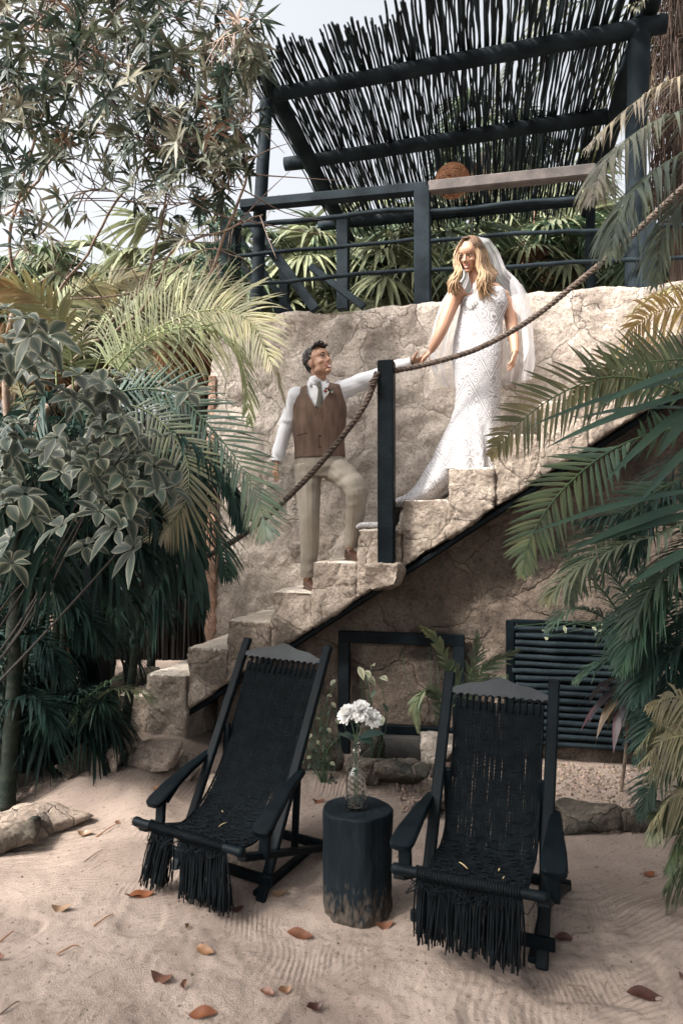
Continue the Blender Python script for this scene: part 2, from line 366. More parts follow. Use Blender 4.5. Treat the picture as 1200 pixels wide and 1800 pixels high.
# ------------------------------------------------------------ walls
def prism(quad, o0, o1):
    """closed prism: (u,z) polygon extruded from offset o0 to o1"""
    n = len(quad); V = [ST(u, o0, z) for u, z in quad]+[ST(u, o1, z) for u, z in quad]; V = np.array(V)
    T = [[0, i, i+1] for i in range(1, n-1)]+[[n, n+i+1, n+i] for i in range(1, n-1)]
    F = [[i, n+i, n+(i+1) % n, (i+1) % n] for i in range(n)]
    return V, np.array(F), np.array(T)
WO = .72
uL = UV(PL(366, 850, WO))[0]
wall = empty('stone_wall', ST(uL, WO, 0), 'tall rough stone retaining wall behind the couple, black railing on top', 'wall')
mb = MB(); mb.add(*prism([(uL, -.1), (4.2, -.1), (4.2, 3.50), (uL, 3.50)], WO, WO+.45))
def walld(co, no):
    d = .030*fbm(co, 2.2, 3, 3)+.016*fbm(co, 7, 4, 4)+.006*fbm(co, 26, 2, 6)
    return co+no*d[:, None]
link('wall_face', remesh(mb, .022, 1, walld), WALLM, wall)
mb = MB(); mb.add(*prism([(uL-.012, -.05), (uL+.085, -.05), (uL+.075, 3.0), (uL-.01, 3.0)], WO-.02, WO+.3))
RED = masonry('reddish_mortar', (.42, .25, .18), (.25, .15, .11), (.5, .34, .26), (.2, .13, .1), 3)
tag(link('corner_strip', remesh(mb, .02, 1, rocky(.018, 6, .008, 20)), RED, wall), 'reddish crumbling mortar strip on the wall corner')
mb = MB(); mb.add(*prism([(uL, 3.3), (4.2, 3.3), (4.2, 3.46), (uL, 3.46)], WO+.47, 4.6))
tag(link('terrace_floor', mb.me(False), M('terrace', (.3, .26, .22), .9, bump=.4), None, False), kind='structure')
# wall under the stairs
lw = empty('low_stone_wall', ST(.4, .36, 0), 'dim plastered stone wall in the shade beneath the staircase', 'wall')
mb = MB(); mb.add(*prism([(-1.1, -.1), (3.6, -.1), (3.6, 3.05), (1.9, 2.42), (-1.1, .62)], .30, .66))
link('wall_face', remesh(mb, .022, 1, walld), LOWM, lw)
# ------------------------------------------------------------ staircase
# nosings measured on the front face: (left px, right px, top py)
STEPS = [(205, 262, 1212), (262, 330, 1184), (330, 400, 1138), (400, 476, 1090), (476, 549, 1040), (549, 627, 988), (627, 706, 931), (706, 788, 879), (788, 869, 824), (869, 950, 766), (950, 1032, 707), (1032, 1115, 650), (1115, 1200, 592), (1200, 1285, 535)]
stairs = empty('staircase', ST(-1.7, 0, 0), 'rough beige stone staircase climbing to the right along the wall', 'staircase')
def under(u):      # underside line through (245,1300) and (905,870)
    a = UV(PL(245, 1300, 0)); b = UV(PL(905, 868, 0)); return a[2]+(u-a[0])*(b[2]-a[2])/(b[0]-a[0])
TREAD = []
for k, (x0, x1, y) in enumerate(STEPS):
    a = UV(PL(x0, y, 0)); b = UV(PL(x1, y, 0)); u0, u1, z = a[0], b[0], a[2]
    if k == 0: z = .40
    TREAD.append((u0, u1, z)); mb = MB()
    jo = rnd.uniform(-.022, .024)
    lo0, lo1 = max(under(u0), .0 if k < 2 else -9), max(under(u1+.05), .0 if k < 2 else -9)
    mb.add(*prism([(u0+.004, lo0), (u1-.006, under(u1-.006) if k > 1 else .0), (u1-.006, z-.01), (u1-.03, z), (u0+.012, z), (u0+.004, z-.012)], jo, WO+.04))
    if k: mb.add(*prism([(u0-.03, under(u0-.03)+.02 if k > 1 else .02), (u0+.05, under(u0+.05)+.02 if k > 1 else .02), (u0+.05, z-.26), (u0-.03, z-.26)], jo+.03, WO))
    def sd_(co, no, k=k):
        top = np.clip(no[:, 2], 0, 1); d = (.022*fbm(co, 3.5, 2, k)+.011*fbm(co, 12, 4, k+3)+.005*fbm(co, 40, 2, 8))*(1-.7*top)
        return co+no*d[:, None]
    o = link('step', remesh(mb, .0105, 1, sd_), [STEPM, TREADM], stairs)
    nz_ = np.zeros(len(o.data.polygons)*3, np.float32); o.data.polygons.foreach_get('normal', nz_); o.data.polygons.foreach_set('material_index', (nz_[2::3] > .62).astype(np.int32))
# stone foot block at the bottom of the stairs
mb = MB(); a = UV(PL(150, 1290, 0)); 
mb.add(*prism([(a[0], .02), (TREAD[1][0]+.1, .02), (TREAD[1][0]+.1, .30), (a[0]+.1, .27)], .02, .75))
link('foot_block', remesh(mb, .014, 3, rocky(.035, 4, .012, 14, 9)), STEPM, stairs)
# treads above: pale cement with the top light brightened into it
# soffit board and stringer (black painted)
mb = MB(); ua, ub = UV(PL(262, 1290, 0))[0], 3.4
pa, pb = ST(ua, .38, under(ua)-.045), ST(ub, .38, under(ub)-.045)
mb.bar(pa, pb, .70, .035, up=np.cross(UU, VV), bev=.006)
so = mb.obj('soffit_board', BLK, stairs, False)
# ledge stone carrying the post
mb = MB(); c0, c1 = UV(PL(640, 990, -.12)), UV(PL(700, 990, -.12)); mb.add(*prism([(c0[0], c0[2]-.13), (c0[0]+.05, c0[2]-.19), (c1[0]-.02, c0[2]-.15), (c1[0]+.01, c0[2]-.05), (c1[0], c0[2]+.0), (c0[0]+.02, c0[2]+.0)], -.16, .10))
link('post_stone', remesh(mb, .012, 3, rocky(.02, 6, .008, 18)), STEPM, stairs)
# ------------------------------------------------------------ rope posts and rope
def post(name, pxl, pxr, pyt, pyb, off, label, group='black square rope posts'):
    b0 = PL((pxl+pxr)/2, pyb, off); t0 = PL((pxl+pxr)/2, pyt, off); wd = abs((UV(PL(pxr, pyb, off))-UV(PL(pxl, pyb, off)))[0])
    o = empty(name, b0, label, 'post', group); R = np.stack([UU, VV, A(0, 0, 1)], 1)
    mb = MB(); c = (b0+A(b0[0], b0[1], t0[2]))/2; mb.box(c+VV*wd/2, (wd, wd, t0[2]-b0[2]), R, .006); mb.obj('shaft', BLK, o, False); return o, b0, t0, wd
p1, b1, t1, wd1 = post('rope_post', 663, 691, 632, 992, -.13, 'black square wooden post on the stairs between the bride and the groom')
pb = PL(157, 1240, -.05)
p2, b2, t2, wd2 = post('rope_post', 141, 174, 996, 1262, -.05, 'black square wooden post at the foot of the stairs among the palms')
def strands(mb, path, R, pitch, n=3):
    path = spl(path, 8); L = np.linalg.norm(np.diff(path, axis=0), axis=1).sum(); m = int(L/pitch*14)
    P = spl(path, m); Tn = nrm(np.gradient(P, axis=0)); s = nrm(np.cross(Tn, A(0, 0, 1)+0*Tn)); q = np.cross(Tn, s)
    dl = np.concatenate([[0], np.cumsum(np.linalg.norm(np.diff(P, axis=0), axis=1))]); 
    for k in range(n):
        a = (dl/pitch+k/n)*2*math.pi; r = R*.52
        C = P+s*(np.cos(a)*r)[:, None]+q*(np.sin(a)*r)[:, None]; mb.tube(C, R*.60, 8)
rope = empty('rope_handrail', t1, 'thick twisted brown rope slung between the posts as stair handrail', 'rope')
att = PL(677, 650, -.10); w1 = .5*wd1
mb = MB(); strands(mb, [PL(692, 652, -.07), PL(735, 643, -.05), PL(800, 628, 0), PL(870, 598, 0), PL(940, 556, 0), PL(1010, 500, 0), PL(1065, 455, 0), PL(1130, 396, 0), PL(1200, 328, 0), PL(1260, 275, 0)], .0185, .095); mb.obj('upper_rope', ROPEM, rope)
mb = MB(); strands(mb, [PL(663, 655, -.13), PL(652, 690, -.17), PL(620, 745, -.17), PL(575, 800, -.15), PL(530, 850, -.13), PL(480, 897, -.10), PL(430, 938, -.06), PL(375, 972, 0), PL(330, 990, 0), PL(270, 1008, 0), PL(172, 1018, .0)], .0205, .10)
tag(mb.obj('lower_rope', ROPEM, rope), 'darker lower run of the rope crossing in front of the groom')
mb = MB(); c = PL(655, 672, -.17)
for q in range(3): mb.tube([c+A(.022*math.cos(a), .022*math.sin(a)-.0, .012*q-.012+.01*math.sin(a+q)) for a in np.linspace(0, 2*math.pi, 14)], .009, 6)
mb.obj('knot', ROPEM, rope)
# ------------------------------------------------------------ terrace railing
rail = empty('terrace_railing', PL(740, 520, WO+.25), 'dark wooden railing of posts, flat top board and round poles on the terrace', 'railing')
RO = WO+.22
def railpost(x0, x1, yt, yb, off=RO):
    mb = MB(); b = PL((x0+x1)/2, yb, off); t = PL((x0+x1)/2+rnd.uniform(-1, 1), yt, off); wd = abs((UV(PL(x1, yb, off))-UV(PL(x0, yb, off)))[0])
    t[2] -= 0; b = A(b[0], b[1], 3.44); mb.bar(b, t, wd, wd*.9, up=VV, bev=.008); return mb.obj('post', BLKW, rail, False)
railpost(729, 757, 331, 520); railpost(1123, 1151, 392, 500); railpost(392, 420, 388, 545, RO+.5)
def pole(pts, r, nm='pole'):
    mb = MB(); P = spl([PL(x, y, RO-.03) for x, y in pts], 60); P[:, 2] += .006*fbm(P, 6, 2, int(pts[0][1])); 
    R = r*(1+.10*fbm(P, 5, 2, 3)); mb.tube(P, R, 10); return mb.obj(nm, BLKW, rail)
mb = MB(); mb.bar(PL(424, 362, RO-.01), PL(752, 331, RO-.01), .10, .085, bev=.01); mb.obj('top_rail', BLKW, rail, False)
BEAMP = M('weathered_pink_wood', (.045, .039, .037), .8, (.10, .084, .078), 6, .5, 30, stretch=(1, 1, 1))
mb = MB(); mb.bar(PL(753, 331, RO-.012), PL(1046, 301, RO-.012), .10, .095, bev=.01); tag(mb.obj('top_rail', BEAMP, rail, False), 'paler weathered right length of the top rail')
pole([(426, 397), (520, 388), (600, 380), (670, 371), (735, 367)], .022); pole([(752, 372), (820, 368), (900, 358), (1025, 349)], .021)
pole([(415, 451), (520, 440), (600, 434), (680, 426), (735, 419)], .018); pole([(755, 424), (830, 418), (900, 411), (1000, 407), (1100, 404)], .018)
pole([(430, 499), (520, 493), (600, 485), (735, 474)], .018); pole([(757, 475), (850, 472), (950, 465), (1050, 459), (1210, 452)], .018)
pole([(1150, 397), (1215, 397)], .018)
# terrace stair rails behind (diagonal bars going down behind the left post)
bs = empty('stair_banister', PL(510, 520, 1.9), 'dark diagonal wooden banister behind the left end of the terrace', 'banister')
for (a, b, wdt) in (((425, 370), (555, 545), .10), ((408, 400), (520, 560), .06), ((545, 468), (640, 540), .07), ((420, 460), (500, 560), .05)):
    mb = MB(); mb.bar(PL(*a, 1.9), PL(*b, 1.9), wdt*.8, wdt, bev=.006); mb.obj('rail', BLKW, bs, False)
mb = MB(); mb.bar(PL(500, 560, 1.92), PL(500, 478, 1.92), .09, .09, up=VV); mb.obj('post', BLKW, bs, False)
mb = MB(); mb.bar(PL(603, 545, 2.3), PL(603, 380, 2.3), .12, .12, up=VV); mb.obj('post', BLKW, bs, False)
# ------------------------------------------------------------ pergola
perg = empty('pergola', PL(452, 530, 1.0), 'dark wooden pergola roofed with wavy sticks above the terrace', 'pergola')
O1, O2, O3 = 1.05, 2.1, 3.15
def ptube(pts, r0, r1=None, n=12, nm='post', mat=BLKW, amp=.008):
    mb = MB(); P = spl(pts, 40); P = P+amp*np.stack([fbm(P, 2.5, 2, 1), fbm(P, 2.5, 2, 2), fbm(P, 2.5, 2, 3)], 1)
    R = np.linspace(r0, r1 or r0, len(P))*(1+.05*fbm(P, 4, 2, 5)); mb.tube(P, R, n); return mb.obj(nm, mat, perg)
bl = PL(449, 545, O1); bl[2] = 3.44
ptube([bl, PL(458, 360, O1), PL(468, 178, O1)], .060, .058)
br_ = PL(1113, 505, O1); br_[2] = 3.44
ptube([br_, PL(1117, 250, O1), PL(1122, 40, O1)], .078, .085)
for (x, y, o) in ((603, 385, O3), (1036, 345, O3)):
    t = PL(x, y, o); ptube([A(t[0], t[1], 3.44), t], .055, .05)
B = {}
B[1] = (PL(484, 166, O1-.02), PL(1168, 42, O1-.02)); B[2] = (PL(500, 289, O2), PL(1066, 203, O2)); B[3] = (PL(560, 397, O3), PL(1040, 350, O3))
ptube(list(B[1]), .062, .072, nm='beam'); ptube(list(B[2]), .066, .072, nm='beam'); ptube(list(B[3]), .06, .065, nm='beam')
RL = (PL(446, 88, O1-.35), PL(615, 424, O3+.25)); RR = (PL(1160, -60, O1-.35), PL(1030, 372, O3+.25))
ptube(list(RL), .075, .07, nm='rafter'); ptube(list(RR), .08, .08, nm='rafter')
mb = MB()
# sticks lie on top of the beams, running front to back
def beam_at(Bk, f): return Bk[0]+(Bk[1]-Bk[0])*f
NST = 215
for k in range(NST):
    f = -.03+1.0*k/(NST-1)
    e = rnd.uniform(-.018, .018) if rnd.random() < .25 else rnd.uniform(-.004, .004)
    p1_ = beam_at(B[1], f+e*.5)+A(0, 0, .085); p2_ = beam_at(B[2], (f+e)*1.0)+A(0, 0, .09); p3_ = beam_at(B[3], f-.02)+A(0, 0, .085)
    f2 = f
    p1_ = beam_at((PL(470, 172, O1), PL(1135, 48, O1)), f2+e)+A(0, 0, .085)
    p2_ = beam_at((PL(532, 283, O2), PL(1083, 203, O2)), f2-e*.3)+A(0, 0, .085)
    p3_ = beam_at((PL(590, 396, O3), PL(1040, 350, O3)), f2+e*.5)+A(0, 0, .085)
    d0 = nrm(p1_-p2_); d1 = nrm(p3_-p2_)
    s0 = p1_+d0*(rnd.uniform(.36, .60)+1.2*max(0, f-.28)); s1 = p3_+d1*rnd.uniform(.15, .42)
    Pm = spl([s0, p1_, p2_, p3_, s1], 46); sd0 = rnd.randrange(9999)
    wv = .013*(1+.8*rnd.random()); q = Pm*A(1, 1, 1)
    Pm = Pm+UU*(wv*fbm(q, 2.6, 3, sd0))[:, None]+A(0, 0, 1)*(.010*fbm(q, 3, 2, sd0+3))[:, None]
    r0 = rnd.uniform(.0065, .0118); mb.tube(Pm, r0*np.linspace(1.12, .8, 46)*(1+.18*fbm(Pm, 9, 2, sd0)), 6, col=A(.010, .016, .020)*rnd.choice((.5, .8, 1, 1.4, 2.2, 3.2)))
mb.obj('stick_roof', STICKV, perg)
# wicker lamp
lampc = PL(795, 318, 1.9)
lamp = empty('wicker_lamp', lampc, 'round brown woven wicker lamp hanging under the stick roof', 'lamp')
mb = MB(); R_ = .165
for k in range(150):
    ax = nrm(rng.normal(size=3)*A(.35, .35, 1)); t_ = nrm(np.cross(ax, A(1, .2, .1))); q_ = np.cross(ax, t_); off_ = rng.uniform(-.85, .85)*R_*.95; rr = math.sqrt(max(R_**2-off_**2, 1e-5)); a0 = rng.uniform(0, 6.28)
    a = np.linspace(a0, a0+rng.uniform(1.5, 4.5), 22); mb.tube(lampc+ax*off_+(t_*np.cos(a)[:, None]+q_*np.sin(a)[:, None])*rr*A(1, 1, .93), .0032, 4, col=rng.uniform(.6, 1.2)*A(.30, .14, .07))
mb.obj('shade', M('wicker', rough=.8, attr=True), lamp)
mb = MB(); mb.tube([lampc+A(0, 0, .14), A(lampc[0], lampc[1], lampc[2]+.62)], .006, 6); mb.obj('cord', BLK, lamp)
import bmesh
# ------------------------------------------------------------ deck chairs
def deck_chair(X, Y, th, wr, wd, td, tz, dd, dz, ad, az, ft, rd, rz, wa, label, bunch, seed):
    org = A(X, Y, gz(X, Y)); r = random.Random(seed)
    ch = empty('deck_chair', org, label, 'deck chair', 'black sling deck chairs on the sand')
    cx, sx = math.cos(th), math.sin(th)
    def L(s, d, z): return org+A(s*cx+d*sx, -s*sx+d*cx, z)
    SD = A(cx, -sx, 0)
    for s in (-1, 1):
        mb = MB(); mb.bar(L(s*wr, -.01, -.02), L(s*wr, td, tz), .028, .050, up=SD, bev=.006); mb.obj('back_rail', BLK, ch, False)
        mb = MB(); mb.bar(L(s*(wr+.032), dd+.02, dz-.035), L(s*(wr+.032), rd+.02, rz+.0), .028, .052, up=SD, bev=.006); mb.obj('seat_rail', BLK, ch, False)
        mb = MB(); mb.bar(L(s*(wr-.032), .0, .0), L(s*(wr-.032), rd, max(rz, .02)+.01), .026, .045, up=SD, bev=.005); mb.obj('foot_rail', BLK, ch, False)
        # inner prop from the seat rail up to the back rail
        mb = MB(); mb.bar(L(s*(wr-.034), rd*.62, rz+.04), L(s*(wr-.034), td*.62, tz*.60), .022, .036, up=SD, bev=.005); mb.obj('prop', BLK, ch, False)
        # arm: tapered paddle with rounded nose
        a0 = L(s*(wa+.012), ad-.02, az+.012); a1 = L(s*(wr+.028), td*ft+.02, tz*ft-.0); ax = nrm(a1-a0); ln = np.linalg.norm(a1-a0); up = nrm(np.cross(SD, ax)); 
        if up[2] < 0: up = -up
        prof = [(0, .018), (.012, .034), (.04, .045), (.10, .050), (.30, .046), (.62, .032), (1, .020)]
        V = []; 
        for (t_, hw) in prof:
            for (ss, uu) in ((-1, -.011), (1, -.011), (1, .006), (.8, .012), (-.8, .012), (-1, .006)):
                V.append(a0+ax*t_*ln+SD*hw*ss+up*(uu+.018*math.sin(t_*3.1)))
        n = 6; F = [[i*n+j, i*n+(j+1) % n, (i+1)*n+(j+1) % n, (i+1)*n+j] for i in range(len(prof)-1) for j in range(n)]
        T = [[0, j+1, j] for j in range(1, n-1)]+[[(len(prof)-1)*n, (len(prof)-1)*n+j, (len(prof)-1)*n+j+1] for j in range(1, n-1)]
        mb = MB(); mb.add(V, np.array(F), np.array(T)); mb.obj('armrest', BLK, ch, False)
        mb = MB(); q0 = L(s*wa, ad+.03, dz-.05+(az-dz)*0); q1 = a0+ax*ln*.16-up*.01
        mb.bar(q0-A(0, 0, .04), q1, .024, .055, up=SD, bev=.006)
        q2 = a0+ax*ln*.42-up*.0
        mb.bar(q1-A(0, 0, .03)+ax*.02, q2, .022, .05, up=SD, bev=.006); mb.obj('arm_post', BLK, ch, False)
    # dowel across the front
    mb = MB(); e = [L(-wd*1.0, dd, dz), L(wd, dd, dz)]; mb.tube([e[0]+SD*x for x in (0, .006, .02, .05)]+[e[0]+(e[1]-e[0])*t_ for t_ in (.2, .5, .8)]+[e[1]-SD*x for x in (.05, .02, .006, 0)], [.012, .021, .023, .019, .020, .021, .020, .019, .023, .021, .012], 12); mb.obj('front_bar', BLK, ch)
    mb = MB(); mb.bar(L(-wr-.06, rd-.01, rz+.02), L(wr+.06, rd-.01, rz+.02), .03, .045, bev=.006); mb.obj('rear_bar', BLK, ch, False)
    mb = MB(); mb.bar(L(-wr-.05, .015, .07), L(wr+.05, .015, .07), .025, .05, bev=.006); mb.obj('lower_bar', BLK, ch, False)
    # head board, curved crest, scalloped lower edge
    ax = nrm(A(td, 0, tz)); f0 = .985
    def HB(s, t_, o=0): # t_ down the rail in metres, o forward
        base = L(s, td*f0, tz*f0); dv = nrm(L(0, td, tz)-L(0, 0, 0)); nv = nrm(np.cross(SD, dv)); return base-dv*t_-nv*o*1.0
    mb = MB(); m = 65; V = []
    for i in range(m):
        x = -1+2*i/(m-1); s = x*(wr-.012)
        crest = .028+(-.028)*math.cos(x*math.pi*1.0)*.9-.010*math.cos(x*3*math.pi)*.6
        low = .098-.016*abs(math.sin((x+1)/2*math.pi*13))**.5
        for o in (-.010, .010):
            V += [HB(s, crest, o), HB(s, low, o)]
    F = []
    for i in range(m-1):
        a = i*4; b = a+4
        F += [[a, a+1, b+1, b], [a+2, b+2, b+3, a+3], [a, b, b+2, a+2], [a+1, a+3, b+3, b+1]]
    mb.add(V, np.array(F)); mb.obj('head_board', M('painted_headboard', (.026, .034, .045), .45, (.045, .055, .068), 8, .2, 60) if False else HEADM, ch, False)
    # woven cord sling
    pr = spl([(td*f0*.925, tz*f0*.90), (td*.60+.035, tz*.60-.03), (td*.33+.045, tz*.40-.055), (td*.12, dz-.045), (-.06, dz-.055), (dd+.05, dz-.012), (dd, dz+.022)], 70)
    kn = 72; sl = MB(); ws = wr-.045
    for k in range(kn):
        s = (-1+2*k/(kn-1)); V = []
        wid = ws*(1-.06*np.sin(np.linspace(0, 1, 70)*math.pi)); wob = .0022*fbm(np.stack([np.linspace(0, 14, 70), np.full(70, k*1.3), np.zeros(70)], 1), 1, 2, seed)
        P = np.array([L(s*wid[i]+wob[i], pr[i, 0], pr[i, 1]-.006*(1-s*s)) for i in range(70)]); P = P+A(0, 0, 1)*(.0022*fbm(P, 40, 1, k))[:, None]
        sl.tube(P, .0036, 5)
    for k in range(126):
        t_ = 1.5+k*.53; i0 = int(t_); f_ = t_-i0
        if i0 >= 69: break
        q = pr[i0]*(1-f_)+pr[i0+1]*f_; big = (k % 4 == 0); m = 44; ss = np.linspace(-1, 1, m); ph = r.uniform(0, 6)
        dy = (.007 if big else .003)*np.sin(ss*16+ph)+(.004 if big else .002)*np.sin(ss*37+ph*2)
        P = np.array([L(ss[j]*ws, q[0]-.25*dy[j]+.0, q[1]-.006*(1-ss[j]**2)+dy[j]+(.004 if big else 0)) for j in range(m)]); sl.tube(P, .0036 if big else .0029, 4)
    for s in (-1, 1): sl.tube([L(s*ws*1.0, *pr[i])+A(0, 0, .002) for i in range(0, 70, 3)], .006, 6)
    # loops lashing sling to head board and bar
    for k in range(13):
        s = (-1+2*(k+.5)/13)*ws; sl.tube([L(s, td*f0*.88, tz*f0*.86), HB(s, .08, .014), HB(s, .055, .016), HB(s, .045, .004)], [.006, .009, .008, .004], 6)
    for k in range(40):
        s = (-1+2*(k+.5)/40)*ws; c = L(s, dd, dz); sl.tube([c+nrm(L(0, 1, 0)-L(0, 0, 0))*(.0225*math.cos(a))+A(0, 0, .0225*math.sin(a)) for a in np.linspace(-.5, 3.6, 8)], .003, 4)
    sl.obj('sling', CORD, ch)
    # fringe
    fr = MB(); nf = 330
    for k in range(nf):
        s = -1+2*r.random(); x = s*ws
        if bunch:
            if -.42 < s < -.22: continue
            g0 = -.75 if s < -.3 else .38; spread = .82; xt = ws*(g0+(s-g0)*spread*r.uniform(.8, 1.15))
        else: xt = x*1.0+r.uniform(-.012, .012)
        c = L(x, dd+.012, dz-.015); gzz = gz(c[0], c[1])
        b = L(xt+(.05 if bunch else 0)*(s+.2), dd+.0+r.uniform(-.05, .035), 0); b[2] = gzz+r.uniform(.075, .15) if not bunch else gzz+r.uniform(.02, .055)
        mid = (c+b)/2+A(r.uniform(-.01, .01), r.uniform(-.01, .01), 0); P = spl([c, mid, b], 8); fr.tube(P, r.uniform(.0022, .0038), 4)
    for k in range(26):
        s = -1+2*r.random(); c = L(s*ws, dd+.01, dz-.02); m_ = L(s*ws+r.uniform(-.08, .08), dd-.02, dz-.05-r.random()*.03); e_ = L(s*ws+r.uniform(-.1, .1), dd+.01, dz-.02); fr.tube(spl([c, m_, e_], 10), .002, 4)
    fr.obj('fringe', CORD, ch)
    return ch, L
HEADM = M('painted_headboard', (.004, .007, .010), .6, (.008, .013, .017), 8, .2, 60)
chL, LL = deck_chair(-.592, 3.413, .536, .266, .329, .574, 1.055, -.207, .29, -.084, .314, .463, .501, .031, .315, 'black deck chair on the left, its cord fringe gathered in two bunches', True, 3)
chR, LR = deck_chair(.555, 2.904, .396, .243, .300, .506, 1.00, -.212, .361, -.089, .382, .486, .60, .02, .292, 'black deck chair right of the stump table with an even full-width fringe', False, 5)
# straw bits on the slings
for i, (Lf, s, d, z, l) in enumerate(((LL, .02, .02, .265, .07), (LL, -.05, .10, .285, .03), (LR, -.06, -.02, .33, .09), (LR, .08, .0, .33, .03), (LR, .11, -.07, .335, .03))):
    a = rnd.uniform(0, 3); mb = MB(); c = Lf(s, d, z); v = A(math.cos(a), math.sin(a)*.5, .1)*l/2; mb.tube(spl([c-v, c+A(0, 0, .004), c+v], 6), [.0012, .002, .0025, .0025, .002, .001], 4)
    tag(mb.obj('straw_piece', M('straw', (.5, .38, .2), .8)), ['long pale straw lying on the left deck chair seat', 'tiny straw bit farther back on the left chair seat', 'thin straw lying across the left side of the right chair seat', 'short pale husk on the middle of the right chair seat', 'short pale husk nearest the front bar of the right chair'][i], 'straw', 'straw bits on the chairs')
# ------------------------------------------------------------ stump table
sc = GG(628, 1578); sx_, sy_ = sc[0], 1.68*1250/(1585-930)
st0 = A(sx_*sy_/sc[1], sy_, gz(sx_, sy_)); ztop = 1.68-(1414-930)*sy_/1250
CHAR = M('charred_wood', (.0025, .0055, .008), .7, (.008, .013, .017), 7, .7, 26, spec=.12, stretch=(1, 1, .25))
t = CHAR.node_tree; b_ = t.nodes['Principled BSDF']; g_ = t.nodes.new('ShaderNodeNewGeometry'); sp = t.nodes.new('ShaderNodeSeparateXYZ'); t.links.new(g_.outputs['Position'], sp.inputs[0])
mr = t.nodes.new('ShaderNodeMapRange'); mr.inputs[1].default_value = .0; mr.inputs[2].default_value = .19; mr.inputs[3].default_value = 1; mr.inputs[4].default_value = 0; t.links.new(sp.outputs[2], mr.inputs[0])
n3 = t.nodes.new('ShaderNodeTexNoise'); n3.inputs['Scale'].default_value = 70; n3.inputs['Detail'].default_value = 5; mp3 = t.nodes.new('ShaderNodeMapping'); mp3.inputs['Scale'].default_value = (1, 1, .3); t.links.new(g_.outputs['Position'], mp3.inputs[0]); t.links.new(mp3.outputs[0], n3.inputs[0])
mu = t.nodes.new('ShaderNodeMath'); mu.operation = 'MULTIPLY_ADD'; t.links.new(mr.outputs[0], mu.inputs[0]); mu.inputs[1].default_value = .38; mu.inputs[2].default_value = 0
ad_ = t.nodes.new('ShaderNodeMath'); ad_.operation = 'ADD'; t.links.new(mu.outputs[0], ad_.inputs[0]); t.links.new(n3.outputs[0], ad_.inputs[1])
r3 = t.nodes.new('ShaderNodeValToRGB'); r3.color_ramp.elements[0].position = .66; r3.color_ramp.elements[1].position = .98; t.links.new(ad_.outputs[0], r3.inputs[0])
m3 = t.nodes.new('ShaderNodeMixRGB'); t.links.new(r3.outputs[0], m3.inputs[0]); t.links.new(b_.inputs['Base Color'].links[0].from_socket, m3.inputs[1]); m3.inputs[2].default_value = (.085, .068, .055, 1); t.links.new(m3.outputs[0], b_.inputs['Base Color'])
mb = MB(); hh = np.array([-.04, .0, .05, .12, .25, .36, ztop-st0[2]-.006, ztop-st0[2]]); rr = np.array([.13, .142, .147, .149, .150, .150, .151, .148])
V, F, T = loft([st0+A(0, 0, z) for z in hh], rr, rr, 56, side=A(1, 0, 0))
d = V-st0; an = np.arctan2(d[:, 1], d[:, 0]); lob = 1+.035*np.cos(2*an+.6)+.022*np.cos(3*an+2)+.02*np.cos(5*an)+.05*np.exp(-((an+1.0)/.18)**2)*-1
V[:, :2] = st0[:2]+d[:, :2]*lob[:, None]; mb.add(V, F, T)
def std_(co, no): side = 1-np.clip(no[:, 2], 0, 1); low = np.clip(1-(co[:, 2]-st0[2])/.16, 0, 1); return co+no*((.0035*fbm(co*A(1, 1, .3), 22, 3, 2)+.008*low*fbm(co, 30, 3, 7))*side)[:, None]
stump = link('stump_table', remesh(mb, .0065, 1, std_), CHAR); tag(stump, 'charred black tree stump used as a table between the deck chairs', 'stump table')
# ------------------------------------------------------------ vase with flowers
vc = A(W(625, 1407, sy_)[0], sy_-.01, ztop+.002)
GLASS = bpy.data.materials.new('cut_glass'); GLASS.use_nodes = True; b_ = GLASS.node_tree.nodes['Principled BSDF']
b_.inputs['Base Color'].default_value = (.93, .95, .95, 1); b_.inputs['Transmission Weight'].default_value = 1; b_.inputs['Roughness'].default_value = .04; b_.inputs['IOR'].default_value = 1.45
vase = empty('glass_vase', vc, 'clear cut-glass vase with white flowers standing on the stump', 'vase')
pf = [(.0, .036), (.004, .047), (.03, .0475), (.08, .046), (.12, .0445), (.15, .040), (.165, .030), (.18, .018), (.20, .0155), (.225, .0155), (.245, .0165), (.250, .021), (.256, .0205), (.262, .0165), (.275, .018), (.282, .022), (.286, .021)]
def lathe(pf, c, n, dia=0):
    V = []; 
    zz = np.interp(np.linspace(0, len(pf)-1, (len(pf)-1)*7+1), range(len(pf)), [p[0] for p in pf]); rr = np.interp(np.linspace(0, len(pf)-1, (len(pf)-1)*7+1), range(len(pf)), [p[1] for p in pf])
    a = np.linspace(0, 2*math.pi, n, endpoint=False)
    for z, r in zip(zz, rr):
        g = 0
        if dia and z < .158:
            ph = (a*8/math.pi); q = z/.0125; g = -.0022*np.maximum(np.abs(((ph*.5+q*.5) % 1)-.5)*2, np.abs(((ph*.5-q*.5) % 1)-.5)*2)**3
        elif dia and z < .2: g = -.0014*np.abs(np.sin(a*7))
        V.append(np.stack([(r+g)*np.cos(a), (r+g)*np.sin(a), np.full(n, z)], 1))
    return np.concatenate(V)+c, len(zz)
V, k = lathe(pf, vc, 96, 1); i = np.arange(k-1)[:, None]*96; j = np.arange(96)[None]; F = np.stack([i+j, i+(j+1) % 96, i+96+(j+1) % 96, i+96+j], -1).reshape(-1, 4)
pin = [(.008, .0005), (.008, .040), (.03, .0425), (.08, .0415), (.12, .040), (.15, .036), (.165, .026), (.18, .0145), (.20, .0125), (.245, .013), (.275, .0145), (.286, .021)]
